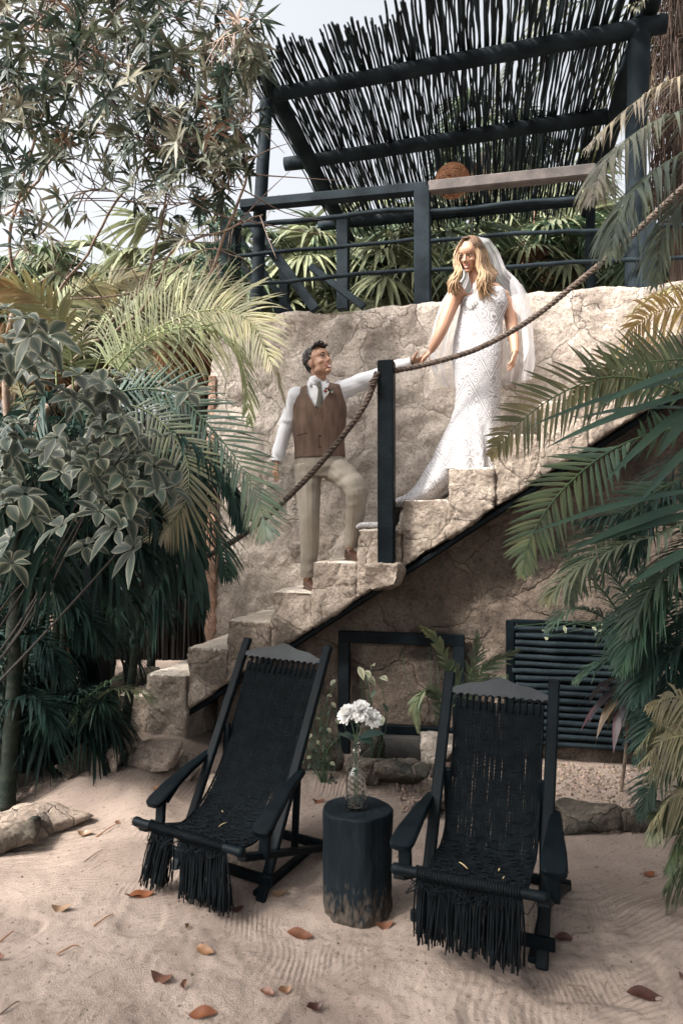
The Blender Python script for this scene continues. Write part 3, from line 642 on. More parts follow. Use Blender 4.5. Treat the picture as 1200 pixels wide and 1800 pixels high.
V2, k2 = lathe(pin, vc, 96, 0); i2 = np.arange(k2-1)[:, None]*96; F2 = np.stack([i2+j, i2+96+j, i2+96+(j+1) % 96, i2+(j+1) % 96], -1).reshape(-1, 4)
mb = MB(); mb.add(V, F); mb.add(V2, F2); mb.add(*[x for x in ell(vc+A(0, 0, .002), (.036, .036, .002), n=24)]); mb.obj('vase_glass', GLASS, vase)
# ------------------------------------------------------------ leaf tools
def leaves(mb, P, D, N_, L_, Wd, prof, droop=.2, fold=.15, col=(1, 1, 1), rows=None, tipcurl=0, edge=None, wide=False):
    """N leaves: P base, D direction, N_ upward normal, L_ length, Wd half width"""
    P = np.atleast_2d(P); D = np.atleast_2d(D); N_ = np.atleast_2d(N_); n = max(len(P), len(D)); P = np.broadcast_to(P, (n, 3)); D = nrm(D); S_ = nrm(np.cross(D, N_)); U_ = np.cross(S_, D)
    L_ = np.broadcast_to(np.asarray(L_, float), (n,)); Wd = np.broadcast_to(np.asarray(Wd, float), (n,)); droop = np.broadcast_to(np.asarray(droop, float), (n,))
    k = len(prof); s = np.linspace(0, 1, k); pr = np.asarray(prof, float)
    C = P[:, None]+D[:, None]*(L_[:, None]*s*(1-.25*droop[:, None]*s))[..., None]
    C = C+A(0, 0, -1)*((droop*L_)[:, None]*s**2*.9)[..., None]+U_[:, None]*(tipcurl*L_[:, None]*s**2)[..., None]
    hw = (Wd[:, None]*pr)[..., None]; up = U_[:, None]*(fold*Wd[:, None]*pr)[..., None]
    if wide:      # five columns: pale margins, dark blade
        V = np.stack([C-S_[:, None]*hw+up, C-S_[:, None]*hw*.62+up*.5, C, C+S_[:, None]*hw*.62+up*.5, C+S_[:, None]*hw+up], 2).reshape(-1, 3)
        b = (np.arange(n)*k*5)[:, None, None]; r = (np.arange(k-1)*5)[None, :, None]; q = b+r+np.arange(4)[None, None]
        col = np.broadcast_to(np.asarray(col, float), (n, 3)); e = np.broadcast_to(np.asarray(edge, float), (n, 3)); m_ = col*.8+e*.2
        return mb.add(V, np.stack([q, q+1, q+6, q+5], -1).reshape(-1, 4), None, np.stack([e, m_, col, m_, e], 1)[:, None].repeat(k, 1).reshape(-1, 3))
    V = np.stack([C-S_[:, None]*hw+up, C, C+S_[:, None]*hw+up], 2).reshape(-1, 3)
    b = (np.arange(n)*k*3)[:, None, None]; r = (np.arange(k-1)*3)[None, :, None]; c = np.arange(2)[None, None]
    q = b+r+c; F = np.stack([q, q+1, q+4, q+3], -1).reshape(-1, 4)
    col = np.asarray(col, float); col = np.broadcast_to(col, (n, 3)) if col.ndim < 2 else col
    if edge is None: cc = np.repeat(col, k*3, 0)
    else:
        e = np.asarray(edge, float); e = np.broadcast_to(e, (n, 3)); cc = np.stack([e, col, e], 1)[:, None].repeat(k, 1).reshape(-1, 3)
    return mb.add(V, F, None, cc)
LANCE = [.25, .8, 1, .85, .5, .05]; OVAL = [.1, .62, .95, 1, .8, .45, .03]; STRAP = [.4, .9, 1, .9, .7, .4, .02]
# flowers
FLW = M('white_petal', (.86, .86, .84), .6, trans=.25)
STEMG = M('stem_green', (.04, .08, .04), .5)
for (fx, fy, R_, nn) in ((612, 1256, .044, 140), (634, 1251, .050, 190), (652, 1263, .042, 140)):
    c = W(fx, fy, sy_-.02); fl = MB(); d = rng.normal(size=(nn, 3)); d[:, 2] = np.abs(d[:, 2])*1.0-.28; d = nrm(d); tilt = nrm(A((fx-632)*.02, -.5, .7))
    Mx = np.stack([nrm(np.cross(tilt, A(0, 1, .3))), nrm(np.cross(tilt, np.cross(tilt, A(0, 1, .3)))), tilt], 1); d = d@Mx.T
    leaves(fl, c+d*.006, d, nrm(tilt+rng.normal(size=(nn, 3))*.1), R_*rng.uniform(.75, 1.1, nn), .0062, [.4, .8, 1, 1, .6], .12, .3, (.86, .86, .84), tipcurl=.18)
    fo = fl.obj('flower', FLW, vase); s_ = MB(); s_.tube(spl([c-tilt*.01, (c+vc+A(0, 0, .30))/2+A(0, 0, .01), vc+A(0, 0, .27), vc+A((fx-632)*-.0004, 0, .03)], 14), .0024, 6); s_.obj('stem', STEMG, vase)
for (ax_, ay_, bx_, by_) in ((624, 1300, 597, 1283), (630, 1298, 680, 1276), (628, 1296, 655, 1300)):
    mb = MB(); p = W(ax_, ay_, sy_); q = W(bx_, by_, sy_-.03); leaves(mb, p, q-p, A(0, -.35, 1), np.linalg.norm(q-p), .028, OVAL, .25, .2, (.02, .05, .042)); mb.obj('leaf', LEAFG, vase)
# ------------------------------------------------------------ picture frame, pole screen, plank
fo = .16
def PF(x, y, o=fo): return PL(x, y, o)
frm = empty('wooden_frame', PF(705, 1312), 'empty black wooden frame standing against the low wall', 'frame'); n_ = 0
tl, tr_, bl_, brr = PF(600, 1122, .24), PF(811, 1122, .24), PF(600, 1290, .10), PF(811, 1290, .10)
zt = (tl[2]+tr_[2])/2; zb = .13
for k, (a, b, w_) in enumerate(((tl, tr_, .085), (bl_, brr, .085))):
    mb = MB(); a = A(a[0], a[1], zt if k == 0 else zb+.11); b = A(b[0], b[1], zt if k == 0 else zb+.11); mb.bar(a-UU*.02, b+UU*.02, .05, w_, bev=.004); mb.obj('crossbar', BLK, frm, False)
for (a, b) in ((tl, bl_), (tr_, brr)):
    sg = 1 if a is tl else -1; mb = MB(); a = A(a[0], a[1], zt-.043); b = A(b[0], b[1], zb-.12); mb.bar(a+UU*sg*.02-VV*.001, b+UU*sg*.02-VV*.001, .085, .05, up=VV, bev=.004); mb.obj('upright', BLK, frm, False)
mb = MB(); mb.bar(PF(628, 1312, .05), PF(800, 1318, .05), .06, .17, bev=.01); tag(mb.obj('plank', M('dark_plank', (.018, .02, .022), .8, (.05, .045, .04), 6, .5, 30)), 'dark weathered plank lying below the empty frame', 'plank')
scr = empty('pole_screen', PF(1005, 1318, .2), 'black screen of horizontal wooden poles against the low wall', 'screen')
z0, z1 = PF(1005, 1318, .2)[2], PF(1005, 1102, .2)[2]; ua, ub = UV(PF(899, 1200, .2))[0], UV(PF(1112, 1200, .2))[0]+.05
for k in range(17):
    z = z0+.03+(z1-z0-.05)*k/16; mb = MB(); P = spl([ST(ua+rnd.uniform(.0, .03), .2, z), ST((ua+ub)/2, .2+rnd.uniform(-.004, .004), z+rnd.uniform(-.006, .006)), ST(ub+rnd.uniform(-.02, .03), .2, z)], 40)
    P[:, 2] += .004*fbm(P, 7, 2, k); mb.tube(P, .0195*(1+.1*fbm(P, 5, 2, k+40)), 9); mb.obj('pole', BLKW2 if False else STICK, scr)
mb = MB(); mb.bar(ST(ua-.01, .245, z0), ST(ua-.01, .245, z1+.03), .06, .06, up=VV); mb.bar(ST(ub, .245, z0), ST(ub, .245, z1), .05, .06, up=VV); mb.bar(ST(ua, .245, z1+.02), ST(ub, .245, z1+.02), .05, .03); mb.obj('frame', BLK, scr, False)
mb = MB(); mb.bar(ST(ua, .262, (z0+z1)/2), ST(ub, .262, (z0+z1)/2), .012, z1-z0, bev=.002); mb.obj('backing', CORD, scr, False)
# ------------------------------------------------------------ rocks
def rock(px, py, Y_, rx, ry, rz, label, mat=ROCKM, seed=0, rot=0, nm='rock', cat='rock', amp=.35, sink=.25):
    c = W(px, py, Y_); g = gz(c[0], c[1]); ca, sa = math.cos(rot), math.sin(rot); mx = np.array([[ca, -sa, 0], [sa, ca, 0], [0, 0, 1]])
    mb = MB(); r = random.Random(seed)
    c = A(c[0], c[1], g+rz*(1-sink)); m_ = max(rx, ry); rg = np.random.default_rng(seed*7+1)
    q = rg.uniform(-1, 1, (16, 3)); q = q/np.abs(q).max(1, keepdims=True)*rg.uniform(.72, 1.0, (16, 1)); q = (q*A(rx, ry, rz)*1.05)@mx.T+c
    bm = bmesh.new(); [bm.verts.new(v) for v in q]; bmesh.ops.convex_hull(bm, input=bm.verts)
    for v in [v for v in bm.verts if not v.link_faces]: bm.verts.remove(v)
    bmesh.ops.triangulate(bm, faces=bm.faces); bmesh.ops.recalc_face_normals(bm, faces=bm.faces); bm.verts.index_update(); mb.add([v.co[:] for v in bm.verts], None, np.array([[v.index for v in f.verts] for f in bm.faces])); bm.free()
    def f(co, no): q = co-c; return co+no*(m_*amp*.14*fbm(co, 1.1/m_, 2, seed)+m_*amp*.13*fbm(co, 2.8/m_, 3, seed+3)+.005*fbm(co, 30, 3, 4))[:, None]
    return tag(link(nm, remesh(mb, max(.010, m_*.055), 1, f), mat), label, cat, 'rocks edging the sand')
rock(60, 1450, 4.0, .38, .15, .085, 'long pale rock edging the sand at the far left', ROCKM, 1, .62)
rock(-10, 1500, 3.75, .22, .13, .08, 'dark low rock cut by the left edge of the picture', DROCK, 2, .4)
rock(130, 1395, 4.55, .14, .13, .11, 'dark pitted rock right behind the long pale rock', DROCK, 3, .3)
rock(188, 1375, 4.65, .17, .13, .10, 'grey pitted rock between the long pale rock and the flat slab', ROCKM, 4, .1)
rock(225, 1345, 4.85, .10, .12, .12, 'small upright pale rock touching the flat slab', ROCKM, 5, 0)
rock(272, 1345, 4.75, .19, .16, .09, 'flat pale slab rock at the foot of the staircase', ROCKM, 6, -.25, amp=.22)
rock(333, 1345, 4.8, .09, .10, .09, 'small wedge rock behind the left armrest', ROCKM, 7, .5)
rock(385, 1370, 4.6, .13, .11, .08, 'brown rock half hidden by the left deck chair', ROCKM, 8, .5)
rock(560, 1370, 4.75, .17, .12, .13, 'dark rock between the left chair and the stump', DROCK, 9, .1)
rock(655, 1330, 4.85, .12, .09, .20, 'tall dark wedge rock behind the vase', DROCK, 10, .4)
rock(700, 1400, 4.55, .21, .12, .11, 'low dark rock right of the stump table', DROCK, 11, -.1)
rock(640, 1395, 4.6, .12, .1, .10, 'dark rock directly behind the stump table', DROCK, 15, -.1)
rock(772, 1345, 4.75, .13, .10, .15, 'pale rough rock beside the right chair back', masonry('pale_rock', (.42, .37, .32), (.25, .21, .18), (.55, .48, .42), (.1, .09, .08), 5), 12, 0)
rock(940, 1420, 4.0, .16, .11, .10, 'dark rock against the right side of the right chair', DROCK, 13, .2)
rock(1040, 1415, 4.05, .27, .12, .085, 'long dark rock below the gravel bed on the right', DROCK, 14, .05)
rock(770, 1420, 4.2, .16, .10, .07, 'low dark rock hidden behind the right chair back', DROCK, 18, .05)
rock(1150, 1440, 4.0, .18, .12, .09, 'dark rock at the right end under the pale palm fronds', DROCK, 19, .05)
rock(240, 1180, 6.4, .26, .2, .20, 'dark pitted boulder behind the lowest steps', DROCK, 16, .05)
rock(215, 1200, 6.0, .16, .14, .10, 'brown boulder beside the lowest step', ROCKM, 17, .05)
# gravel
mb = MB(); n = 2900; gxx = rng.uniform(.35, 2.1, n); gyy = rng.uniform(4.2, 5.15, n)-.2*(gxx-.4)
zz = ground_z(gxx, gyy)
for x, y, z in zip(gxx, gyy, zz):
    r = rng.uniform(.005, .012); V, F, T = ell((0, 0, 0), r*rng.uniform(.6, 1.2, 3), None, 6, 4); V = V*(1+.2*rng.normal(size=(len(V), 1))); mb.add(V+A(x, y, z+r*.4), F, T, col=A(.27, .215, .175)*rng.uniform(.4, 1.5)*A(1, rng.uniform(.9, 1), rng.uniform(.85, 1)))
tag(mb.obj('gravel', M('gravel', rough=.9, attr=True), None, False), 'bed of pale brown gravel below the pole screen', 'gravel', kind='stuff')
# ------------------------------------------------------------ fallen leaves and twigs
FL = [(250, 1575, 42, 10, 'large brown leaf overlapping a rust one left of the fringe'), (232, 1577, 30, 170, 'rust coloured leaf tucked under the large brown leaf'), (108, 1600, 34, 5, 'ochre leaf lying alone on the raked sand at left'), (150, 1470, 28, 0, 'mottled tan leaf near the left border rocks'), (206, 1448, 12, 60, 'small round orange leaf beside a stick'), (251, 1458, 28, -20, 'dark green leaf beside the left chair bar'), (527, 1646, 50, -15, 'bright rust leaf below the left chair, front centre'), (360, 1674, 40, -30, 'broad rust leaf with upturned stalk in the trampled sand'), (285, 1724, 44, -10, 'rust leaf in the trampled sand, left of a small one'), (323, 1737, 20, 60, 'small orange leaf beside the rust leaf in front'), (357, 1785, 50, 12, 'long rust leaf at the bottom edge of the picture'), (470, 1750, 28, -20, 'left leaf of the touching brown pair in front'), (501, 1748, 26, 30, 'right leaf of the touching brown pair in front'), (554, 1776, 34, 25, 'dark rust leaf in front, right of the touching pair'), (675, 1630, 34, 5, 'brown leaf between the stump and the right fringe'), (490, 1574, 28, 5, 'faded tan leaf between left chair and stump'), (418, 1602, 22, 25, 'dark curled leaf by the left fringe tip'), (992, 1652, 36, -8, 'dark brown leaf right of the right chair fringe'), (1133, 1752, 62, -25, 'large dark maroon leaf lying at the lower right'), (0, 1688, 20, -20, 'rust leaf cut by the left edge'), (1140, 1540, 26, 30, 'brown leaf beneath the pale fronds at right'), (560, 1411, 22, 0, 'orange leaf behind the stump on the left'), (275, 1388, 18, 50, 'curled orange leaf near the left armrest'), (1197, 1720, 14, 50, 'orange leaf cut by the right edge'), (330, 1632, 20, 80, 'small tan leaf on the raked sand below the left chair')]
for k, (px, py, ln, rot, lab) in enumerate(FL):
    c = GG(px, py); ppm = 1250/c[1]; l = ln/ppm; a = math.radians(rot+rnd.uniform(-8, 8)); d = A(math.cos(a), math.sin(a)*.9, 0)
    base = [(.17, .062, .028), (.12, .048, .026), (.20, .105, .055), (.09, .04, .025), (.15, .07, .04)][k % 5]
    if 'green' in lab: base = (.05, .065, .04)
    if 'maroon' in lab or 'dark' in lab: base = (.055, .022, .016)
    if 'ochre' in lab or 'tan' in lab: base = (.20, .125, .075)
    mb = MB(); prof = [.06, .5, .8, .96, 1, .97, .86, .66, .38, .04]; kk = len(prof); V = []; ph = rnd.uniform(-1, 1)
    for i in range(kk):
        t_ = i/(kk-1); ctr = c-d*l/2+d*l*t_+A(0, 0, .006+.022*(t_-.5)**2*4*abs(ph)+.004*math.sin(t_*7+k)); s_ = A(-d[1], d[0], 0)
        for q in (-1, -.5, 0, .5, 1):
            V.append(ctr+s_*q*l*.23*prof[i]+A(0, 0, 1)*(.012*q*q*prof[i]*(.5+.5*ph)+.006*q*prof[i]))
    V = np.array(V); F = [[i*5+j, i*5+j+1, i*5+6+j, i*5+5+j] for i in range(kk-1) for j in range(4)]
    mb.add(V, np.array(F), None, A(*base)*(1+.25*fbm(V, 60, 2, k))[:, None]); mb.tube([c-d*l*.5+A(0, 0, .012), c-d*l*.62+A(0, 0, .02)], .0012, 4, col=A(*base)*.6)
    tag(mb.obj('fallen_leaf', LEAFG), lab, 'leaf', 'fallen leaves on the sand')
TW = [((170, 1472), (212, 1447), 'straight orange twig near the left border rocks'), ((148, 1517), (180, 1496), 'thin dark twig on the raked sand at left'), ((105, 1422), (175, 1424), 'dark forked twig lying below the long pale rock'), ((0, 1658), (24, 1640), 'twig at the left edge of the sand'), ((100, 1680), (140, 1666), 'light tan twig lying in the trampled sand'), ((165, 1630), (200, 1610), 'curved thin twig between leaves on the left'), ((0, 1786), (35, 1764), 'dark stick at the bottom left corner')]
for (a, b, lab) in TW:
    p, q = GG(*a)+A(0, 0, .006), GG(*b)+A(0, 0, .006); mb = MB(); m_ = (p+q)/2+A(.01, .02, .006); mb.tube(spl([p, m_, q], 10), np.linspace(.0035, .002, 10), 5)
    tag(mb.obj('twig', BARK if 'dark' in lab else M('tan_twig', (.25, .12, .06), .8)), lab, 'twig', 'twigs on the sand')
# basin
bc = W(90, 1225, 5.3); bz = gz(bc[0], bc[1]); bc = A(bc[0], bc[1], bc[2]-.16)
mb = MB(); V, k = lathe([(0, .01), (0, .11), (.02, .12), (.15, .155), (.16, .165), (.165, .16), (.15, .145), (.02, .11), (.01, .01)], bc, 32); i = np.arange(k-1)[:, None]*32; j = np.arange(32)[None]
mb.add(V, np.stack([i+j, i+(j+1) % 32, i+32+(j+1) % 32, i+32+j], -1).reshape(-1, 4)); tag(mb.obj('metal_basin', M('dull_metal', (.12, .15, .17), .45, (.2, .24, .26), 9, metal=.6)), 'dull grey metal basin standing among the palms at left', 'basin')
mb = MB(); mb.add(*boxg(bc-A(0, 0, .14), (.28, .26, .28), None, .03)); tag(link('stone_block', remesh(mb, .012, 1, rocky(.015, 7, .006, 20)), DROCK), 'dark stone block under the grey metal basin', 'block')

# loose litter and clods on the sand
mb = MB(); n = 900; x = rng.uniform(-2.1, 2.1, n); y = 2.3+3.0*rng.random(n)**1.3; z = ground_z(x, y)
for i in range(n):
    if rng.random() < .6: r = rng.uniform(.0015, .006); V, F, T = ell((0, 0, 0), r*rng.uniform(.6, 1.3, 3), None, 5, 4); mb.add(V+A(x[i], y[i], z[i]+r*.3), F, T, col=A(.17, .13, .105)*rng.uniform(.25, 1.3))
    else: a = rng.uniform(0, 3.14); l = rng.uniform(.008, .035); v = A(math.cos(a), math.sin(a), rng.uniform(0, .2))*l; p = A(x[i], y[i], z[i]+.003); mb.tube([p-v, p+A(0, 0, .002), p+v], .0009, 3, col=A(.11, .06, .035)*rng.uniform(.3, 1.3))
tag(mb.obj('litter', M('litter', rough=.9, attr=True), None, False), 'tiny clods, stalks and leaf bits scattered over the sand', 'litter', kind='stuff')
# ------------------------------------------------------------ plants
LEAFP = M('palm_leaf', rough=.52, attr=True, trans=.24, spec=.22, var=(1.2, 1.15, 1.0), base=(.85, .85, .9), vs=6)
def frond(parent, pts, Lf, n=46, w=.011, ang=55, droop=.35, col=(.05, .09, .05), tip=None, side=None, up=(0, 0, 1), rr=.007, t0=.12, asym=1.0, prof=STRAP, lift=.25, jit=.08, name='frond', label=None, taper=.55):
    """one feather palm leaf; pts are 3-D points along its midrib"""
    m = 80; P = spl(pts, m); Tn = nrm(np.gradient(P, axis=0)); up = np.asarray(up, float); mb = MB()
    mb.tube(P, np.linspace(rr, rr*.18, m), 5, col=A(*col)*1.25+A(.02, .02, 0))
    t = np.linspace(t0, .995, n)
    for sg in (1, -1):
        tt = np.clip(t+rng.normal(size=n)*.003, 0, .999); i = tt*(m-1); i0 = i.astype(int); f = (i-i0)[:, None]; i1 = np.minimum(i0+1, m-1)
        p = P[i0]*(1-f)+P[i1]*f; T = Tn[i0]
        if side is None: Sv = nrm(np.cross(T, up+0*T))
        else: Sv = np.asarray(side, float)+0*T; Sv = nrm(Sv-T*(Sv*T).sum(1, keepdims=True))
        Uv = np.cross(Sv, T); a = np.radians(ang*(1-.5*tt)+rng.normal(size=n)*4)
        d = T*np.cos(a)[:, None]+sg*Sv*np.sin(a)[:, None]+Uv*lift+rng.normal(size=(n, 3))*jit
        L_ = Lf*(np.sin(np.clip((tt-t0)/(1-t0), 0, 1)*math.pi*.80+.42)**.8)*(1-taper*tt**3)*rng.uniform(.9, 1.08, n)*(asym if sg < 0 else 1)
        c = A(*col)*rng.uniform(.75, 1.25, (n, 1)); 
        if tip is not None: c = c+(A(*tip)-c)*(np.clip(tt-.15, 0, 1)[:, None]*rng.uniform(.3, 1.1, (n, 1)))
        leaves(mb, p, d, Uv, L_, w*rng.uniform(.85, 1.1, n), prof, droop*rng.uniform(.6, 1.5, n), .35, c)
    o = mb.obj(name, LEAFP, parent)
    if label: o['label'] = label
    return o
def px3(l, Y0=None, Y1=None):
    k = len(l); return [W(p[0], p[1], p[2] if len(p) > 2 else Y0+(Y1-Y0)*i/(k-1)) for i, p in enumerate(l)]
def trunk(parent, pts, r0, r1, mat=BARK, name='trunk', ring=0):
    mb = MB(); P = spl(pts, 50); R = np.linspace(r0, r1, 50)*(1+.05*fbm(P, 8, 2, 3)); 
    if ring: R = R*(1+.10*np.maximum(0, np.sin(np.linspace(0, ring*6.28, 50)))**6)
    mb.tube(P, R, 10); return mb.obj(name, mat, parent)
CRM = (.40, .36, .26)
# ---- bright areca palm on the left
ar = empty('areca_palm', A(-2.3, 4.9, .13), 'sunlit pale areca palm with arching feathery fronds left of the wall', 'palm')
base = (-20, 900)
for x_, y_, Y_ in ((95, 1340, 4.7), (40, 1380, 4.6), (110, 1300, 5.1), (8, 1400, 4.4)):
    g = W(x_, y_, Y_); g[2] = gz(g[0], g[1]); trunk(ar, [g, W(x_+6, y_-250, Y_), W(x_+50, y_-560, Y_+.1)], .030, .02, BARKG, 'stem', 9)
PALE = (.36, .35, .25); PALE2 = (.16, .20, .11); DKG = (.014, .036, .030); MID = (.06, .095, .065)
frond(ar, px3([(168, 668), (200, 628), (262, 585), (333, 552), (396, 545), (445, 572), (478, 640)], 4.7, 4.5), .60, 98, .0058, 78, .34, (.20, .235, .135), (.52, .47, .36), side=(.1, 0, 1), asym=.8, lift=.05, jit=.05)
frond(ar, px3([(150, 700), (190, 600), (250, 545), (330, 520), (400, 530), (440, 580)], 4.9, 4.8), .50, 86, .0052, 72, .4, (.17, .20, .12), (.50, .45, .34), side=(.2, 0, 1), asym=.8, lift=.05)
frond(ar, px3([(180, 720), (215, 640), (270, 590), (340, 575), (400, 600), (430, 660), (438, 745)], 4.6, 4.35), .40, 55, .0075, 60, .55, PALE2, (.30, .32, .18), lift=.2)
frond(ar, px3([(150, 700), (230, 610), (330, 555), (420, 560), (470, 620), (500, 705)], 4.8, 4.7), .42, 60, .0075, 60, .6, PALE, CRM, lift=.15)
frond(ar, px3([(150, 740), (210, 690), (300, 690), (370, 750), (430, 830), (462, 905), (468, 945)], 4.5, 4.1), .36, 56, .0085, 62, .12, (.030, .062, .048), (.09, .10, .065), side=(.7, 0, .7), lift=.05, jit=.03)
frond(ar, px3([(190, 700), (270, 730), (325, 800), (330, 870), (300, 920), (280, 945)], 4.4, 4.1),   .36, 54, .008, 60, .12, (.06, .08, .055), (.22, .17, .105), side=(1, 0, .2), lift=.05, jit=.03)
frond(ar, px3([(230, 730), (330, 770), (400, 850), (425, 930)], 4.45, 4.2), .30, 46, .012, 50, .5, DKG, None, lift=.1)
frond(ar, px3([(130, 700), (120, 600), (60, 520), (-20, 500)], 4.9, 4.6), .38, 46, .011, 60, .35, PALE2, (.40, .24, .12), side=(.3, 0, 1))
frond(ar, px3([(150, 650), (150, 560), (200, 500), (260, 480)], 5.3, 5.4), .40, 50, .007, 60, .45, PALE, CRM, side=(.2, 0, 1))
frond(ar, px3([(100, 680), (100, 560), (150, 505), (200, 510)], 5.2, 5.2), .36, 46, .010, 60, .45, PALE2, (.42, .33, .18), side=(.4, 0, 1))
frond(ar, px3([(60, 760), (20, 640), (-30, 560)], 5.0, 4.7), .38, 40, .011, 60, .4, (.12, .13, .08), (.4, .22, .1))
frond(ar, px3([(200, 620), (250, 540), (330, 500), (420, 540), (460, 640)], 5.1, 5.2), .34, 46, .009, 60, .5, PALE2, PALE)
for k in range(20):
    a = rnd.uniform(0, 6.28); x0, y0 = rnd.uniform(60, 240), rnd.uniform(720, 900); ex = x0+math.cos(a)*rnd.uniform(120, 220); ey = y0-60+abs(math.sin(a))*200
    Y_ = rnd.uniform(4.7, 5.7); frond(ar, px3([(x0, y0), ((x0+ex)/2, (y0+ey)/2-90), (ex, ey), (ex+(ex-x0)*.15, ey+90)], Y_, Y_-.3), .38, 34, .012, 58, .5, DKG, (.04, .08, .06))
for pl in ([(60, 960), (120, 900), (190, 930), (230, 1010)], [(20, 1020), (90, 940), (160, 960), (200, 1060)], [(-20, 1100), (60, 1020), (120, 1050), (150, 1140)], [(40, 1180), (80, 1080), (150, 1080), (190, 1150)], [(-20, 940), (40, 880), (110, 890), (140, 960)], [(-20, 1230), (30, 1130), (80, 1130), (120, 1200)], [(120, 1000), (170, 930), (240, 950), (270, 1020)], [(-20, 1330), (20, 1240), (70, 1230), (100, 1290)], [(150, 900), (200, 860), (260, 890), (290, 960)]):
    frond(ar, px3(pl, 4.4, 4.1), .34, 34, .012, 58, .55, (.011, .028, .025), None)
# big hanging dark frond left of the wall
dk = empty('drooping_palm', W(240, 1120, 4.9), 'dark green palm with broad drooping blades beside the wall corner', 'palm')
g = W(215, 1250, 5.0); g[2] = gz(g[0], g[1]); trunk(dk, [g, W(250, 1050, 4.95), W(262, 900, 4.9)], .035, .02, BARKG, 'stem', 7)
frond(dk, px3([(255, 880), (300, 900), (330, 960), (345, 1040)], 4.7, 4.5), .42, 14, .034, 35, .75, (.024, .058, .050), None, lift=0, prof=OVAL)
frond(dk, px3([(262, 900), (290, 960), (270, 1050), (235, 1120)], 4.8, 4.5), .34, 14, .03, 30, .6, (.022, .052, .045), None, lift=0)
frond(dk, px3([(250, 890), (200, 920), (150, 990), (120, 1080)], 4.8, 4.6), .30, 20, .022, 40, .6, DKG, None)
frond(dk, px3([(280, 930), (320, 1000), (352, 1080)], 5.0, 4.9), .3, 20, .02, 40, .6, DKG, None)
# dwarf fan palms low left
def fan_leaf(mb, c, d, up, R, n=26, arc=200, w=.02, col=(.04, .08, .05), droop=.3, pet=None, tipc=None):
    d = nrm(d); s = nrm(np.cross(d, up)); u = np.cross(s, d); a = np.radians(np.linspace(-arc/2, arc/2, n)+rng.normal(size=n)*1.5)
    D = d*np.cos(a)[:, None]+s*np.sin(a)[:, None]-u*.15
    cc = A(*col)*rng.uniform(.7, 1.3, (n, 1)); 
    leaves(mb, np.repeat([c], n, 0), D, u, R*(1-.18*(np.abs(a)/3.2))*rng.uniform(.9, 1.08, n), w, [.15, .55, 1, .9, .6, .3, .03], droop*rng.uniform(.5, 1.6, n), .5, cc)
    if pet is not None: mb.tube(spl([pet, (pet+c)/2+A(0, 0, .03), c], 8), [.008]*8, 5, col=A(*col)*1.4)
dwarf = empty('dwarf_palm', GG(140, 1300), 'low dark dwarf palm with spiky fan leaves at the lower left', 'palm')
ctr = W(135, 1270, 4.5)
for k in range(16):
    a = k*2.4; c = ctr+A(math.cos(a)*rnd.uniform(.1, .26), math.sin(a)*.12, rnd.uniform(.0, .20)); mb = MB(); fan_leaf(mb, c, nrm(c-ctr+A(0, -.05, -.02)), A(0, 0, 1), rnd.uniform(.17, .25), 20, 190, .010, (.025, .055, .045), .5, ctr-A(0, 0, .1)); mb.obj('frond', LEAFP, dwarf)
frond(dwarf, px3([(150, 1260), (190, 1215), (240, 1215), (275, 1235)], 4.45, 4.3), .16, 30, .006, 60, .4, (.10, .13, .08), (.3, .3, .2))
frond(dwarf, px3([(120, 1280), (150, 1230), (190, 1200), (215, 1190)], 4.4, 4.3), .17, 30, .006, 60, .4, (.05, .09, .06), None)
# palm stems and dark foliage behind, left
for i, (x_, yb, Y_, r_, lab) in enumerate(((12, 1380, 4.3, .05, 'dark ringed palm trunk at the far left edge with drooping blades'), (97, 1330, 5.6, .04, 'thin dark palm trunk behind the metal basin'), (190, 1180, 7.5, .06, 'thin dark palm trunk behind the foot post of the rope'), (265, 1150, 8.2, .05, 'slender palm trunk in the dark before the reed fence'))):
    g = W(x_, yb, Y_); g[2] = gz(g[0], g[1]); pt = empty('young_palm', g, lab, 'palm', 'young palms on the left'); top = W(x_+rnd.uniform(-10, 20), 860, Y_)
    trunk(pt, [g, (g+top)/2+A(.03, 0, 0), top], r_, r_*.7, BARKG, 'trunk', 10)
    for k in range(11):
        a = k*2.4+i; R_ = rnd.uniform(.9, 1.3)*(.75 if Y_ < 5 else 1); e = top+A(math.cos(a)*R_, math.sin(a)*R_*.6, rnd.uniform(-.5, .2)); frond(pt, [top, (top+e)/2+A(0, 0, .35), e, e+A(math.cos(a)*.15, 0, -.3)], .42, 26, .016, 55, .6, (.013, .032, .027), None)
DSTEM = M('dark_stem', (.016, .013, .011), .9)
# ---- variegated shrub on the left
sh = empty('variegated_shrub', A(-1.7, 3.9, .1), 'leafy shrub with cream-edged variegated leaves at the left', 'shrub')
stm = MB(); lf = MB(); root = A(-2.7, 4.3, .1); tips = []
def shrub_tip(px, py, Y_, n=6, L_=.125):
    T = W(px, py, Y_); ax = nrm(A(rnd.uniform(-.3, .7), rnd.uniform(-.7, -.2), rnd.uniform(.2, .9))); a = np.linspace(0, 6.28, n, endpoint=False)+rnd.uniform(0, 6); s = nrm(np.cross(ax, A(0, 1, 0))); q = np.cross(ax, s)
    el = rng.uniform(.0, .7, n)[:, None]; D = s*np.cos(a)[:, None]+q*np.sin(a)[:, None]+ax*el
    c = A(.035, .058, .045)*rng.uniform(.5, 1.4, (n, 1)); e = A(.34, .35, .27)*rng.uniform(.7, 1.15, (n, 1))
    leaves(lf, T+D*.01, D, ax, L_*rng.uniform(.6, 1.15, n), .031*rng.uniform(.75, 1.2, n), [.10, .55, .92, 1, .85, .5, .04], rng.uniform(.1, .8, n), .15, c, edge=e, wide=True)
    return T, ax
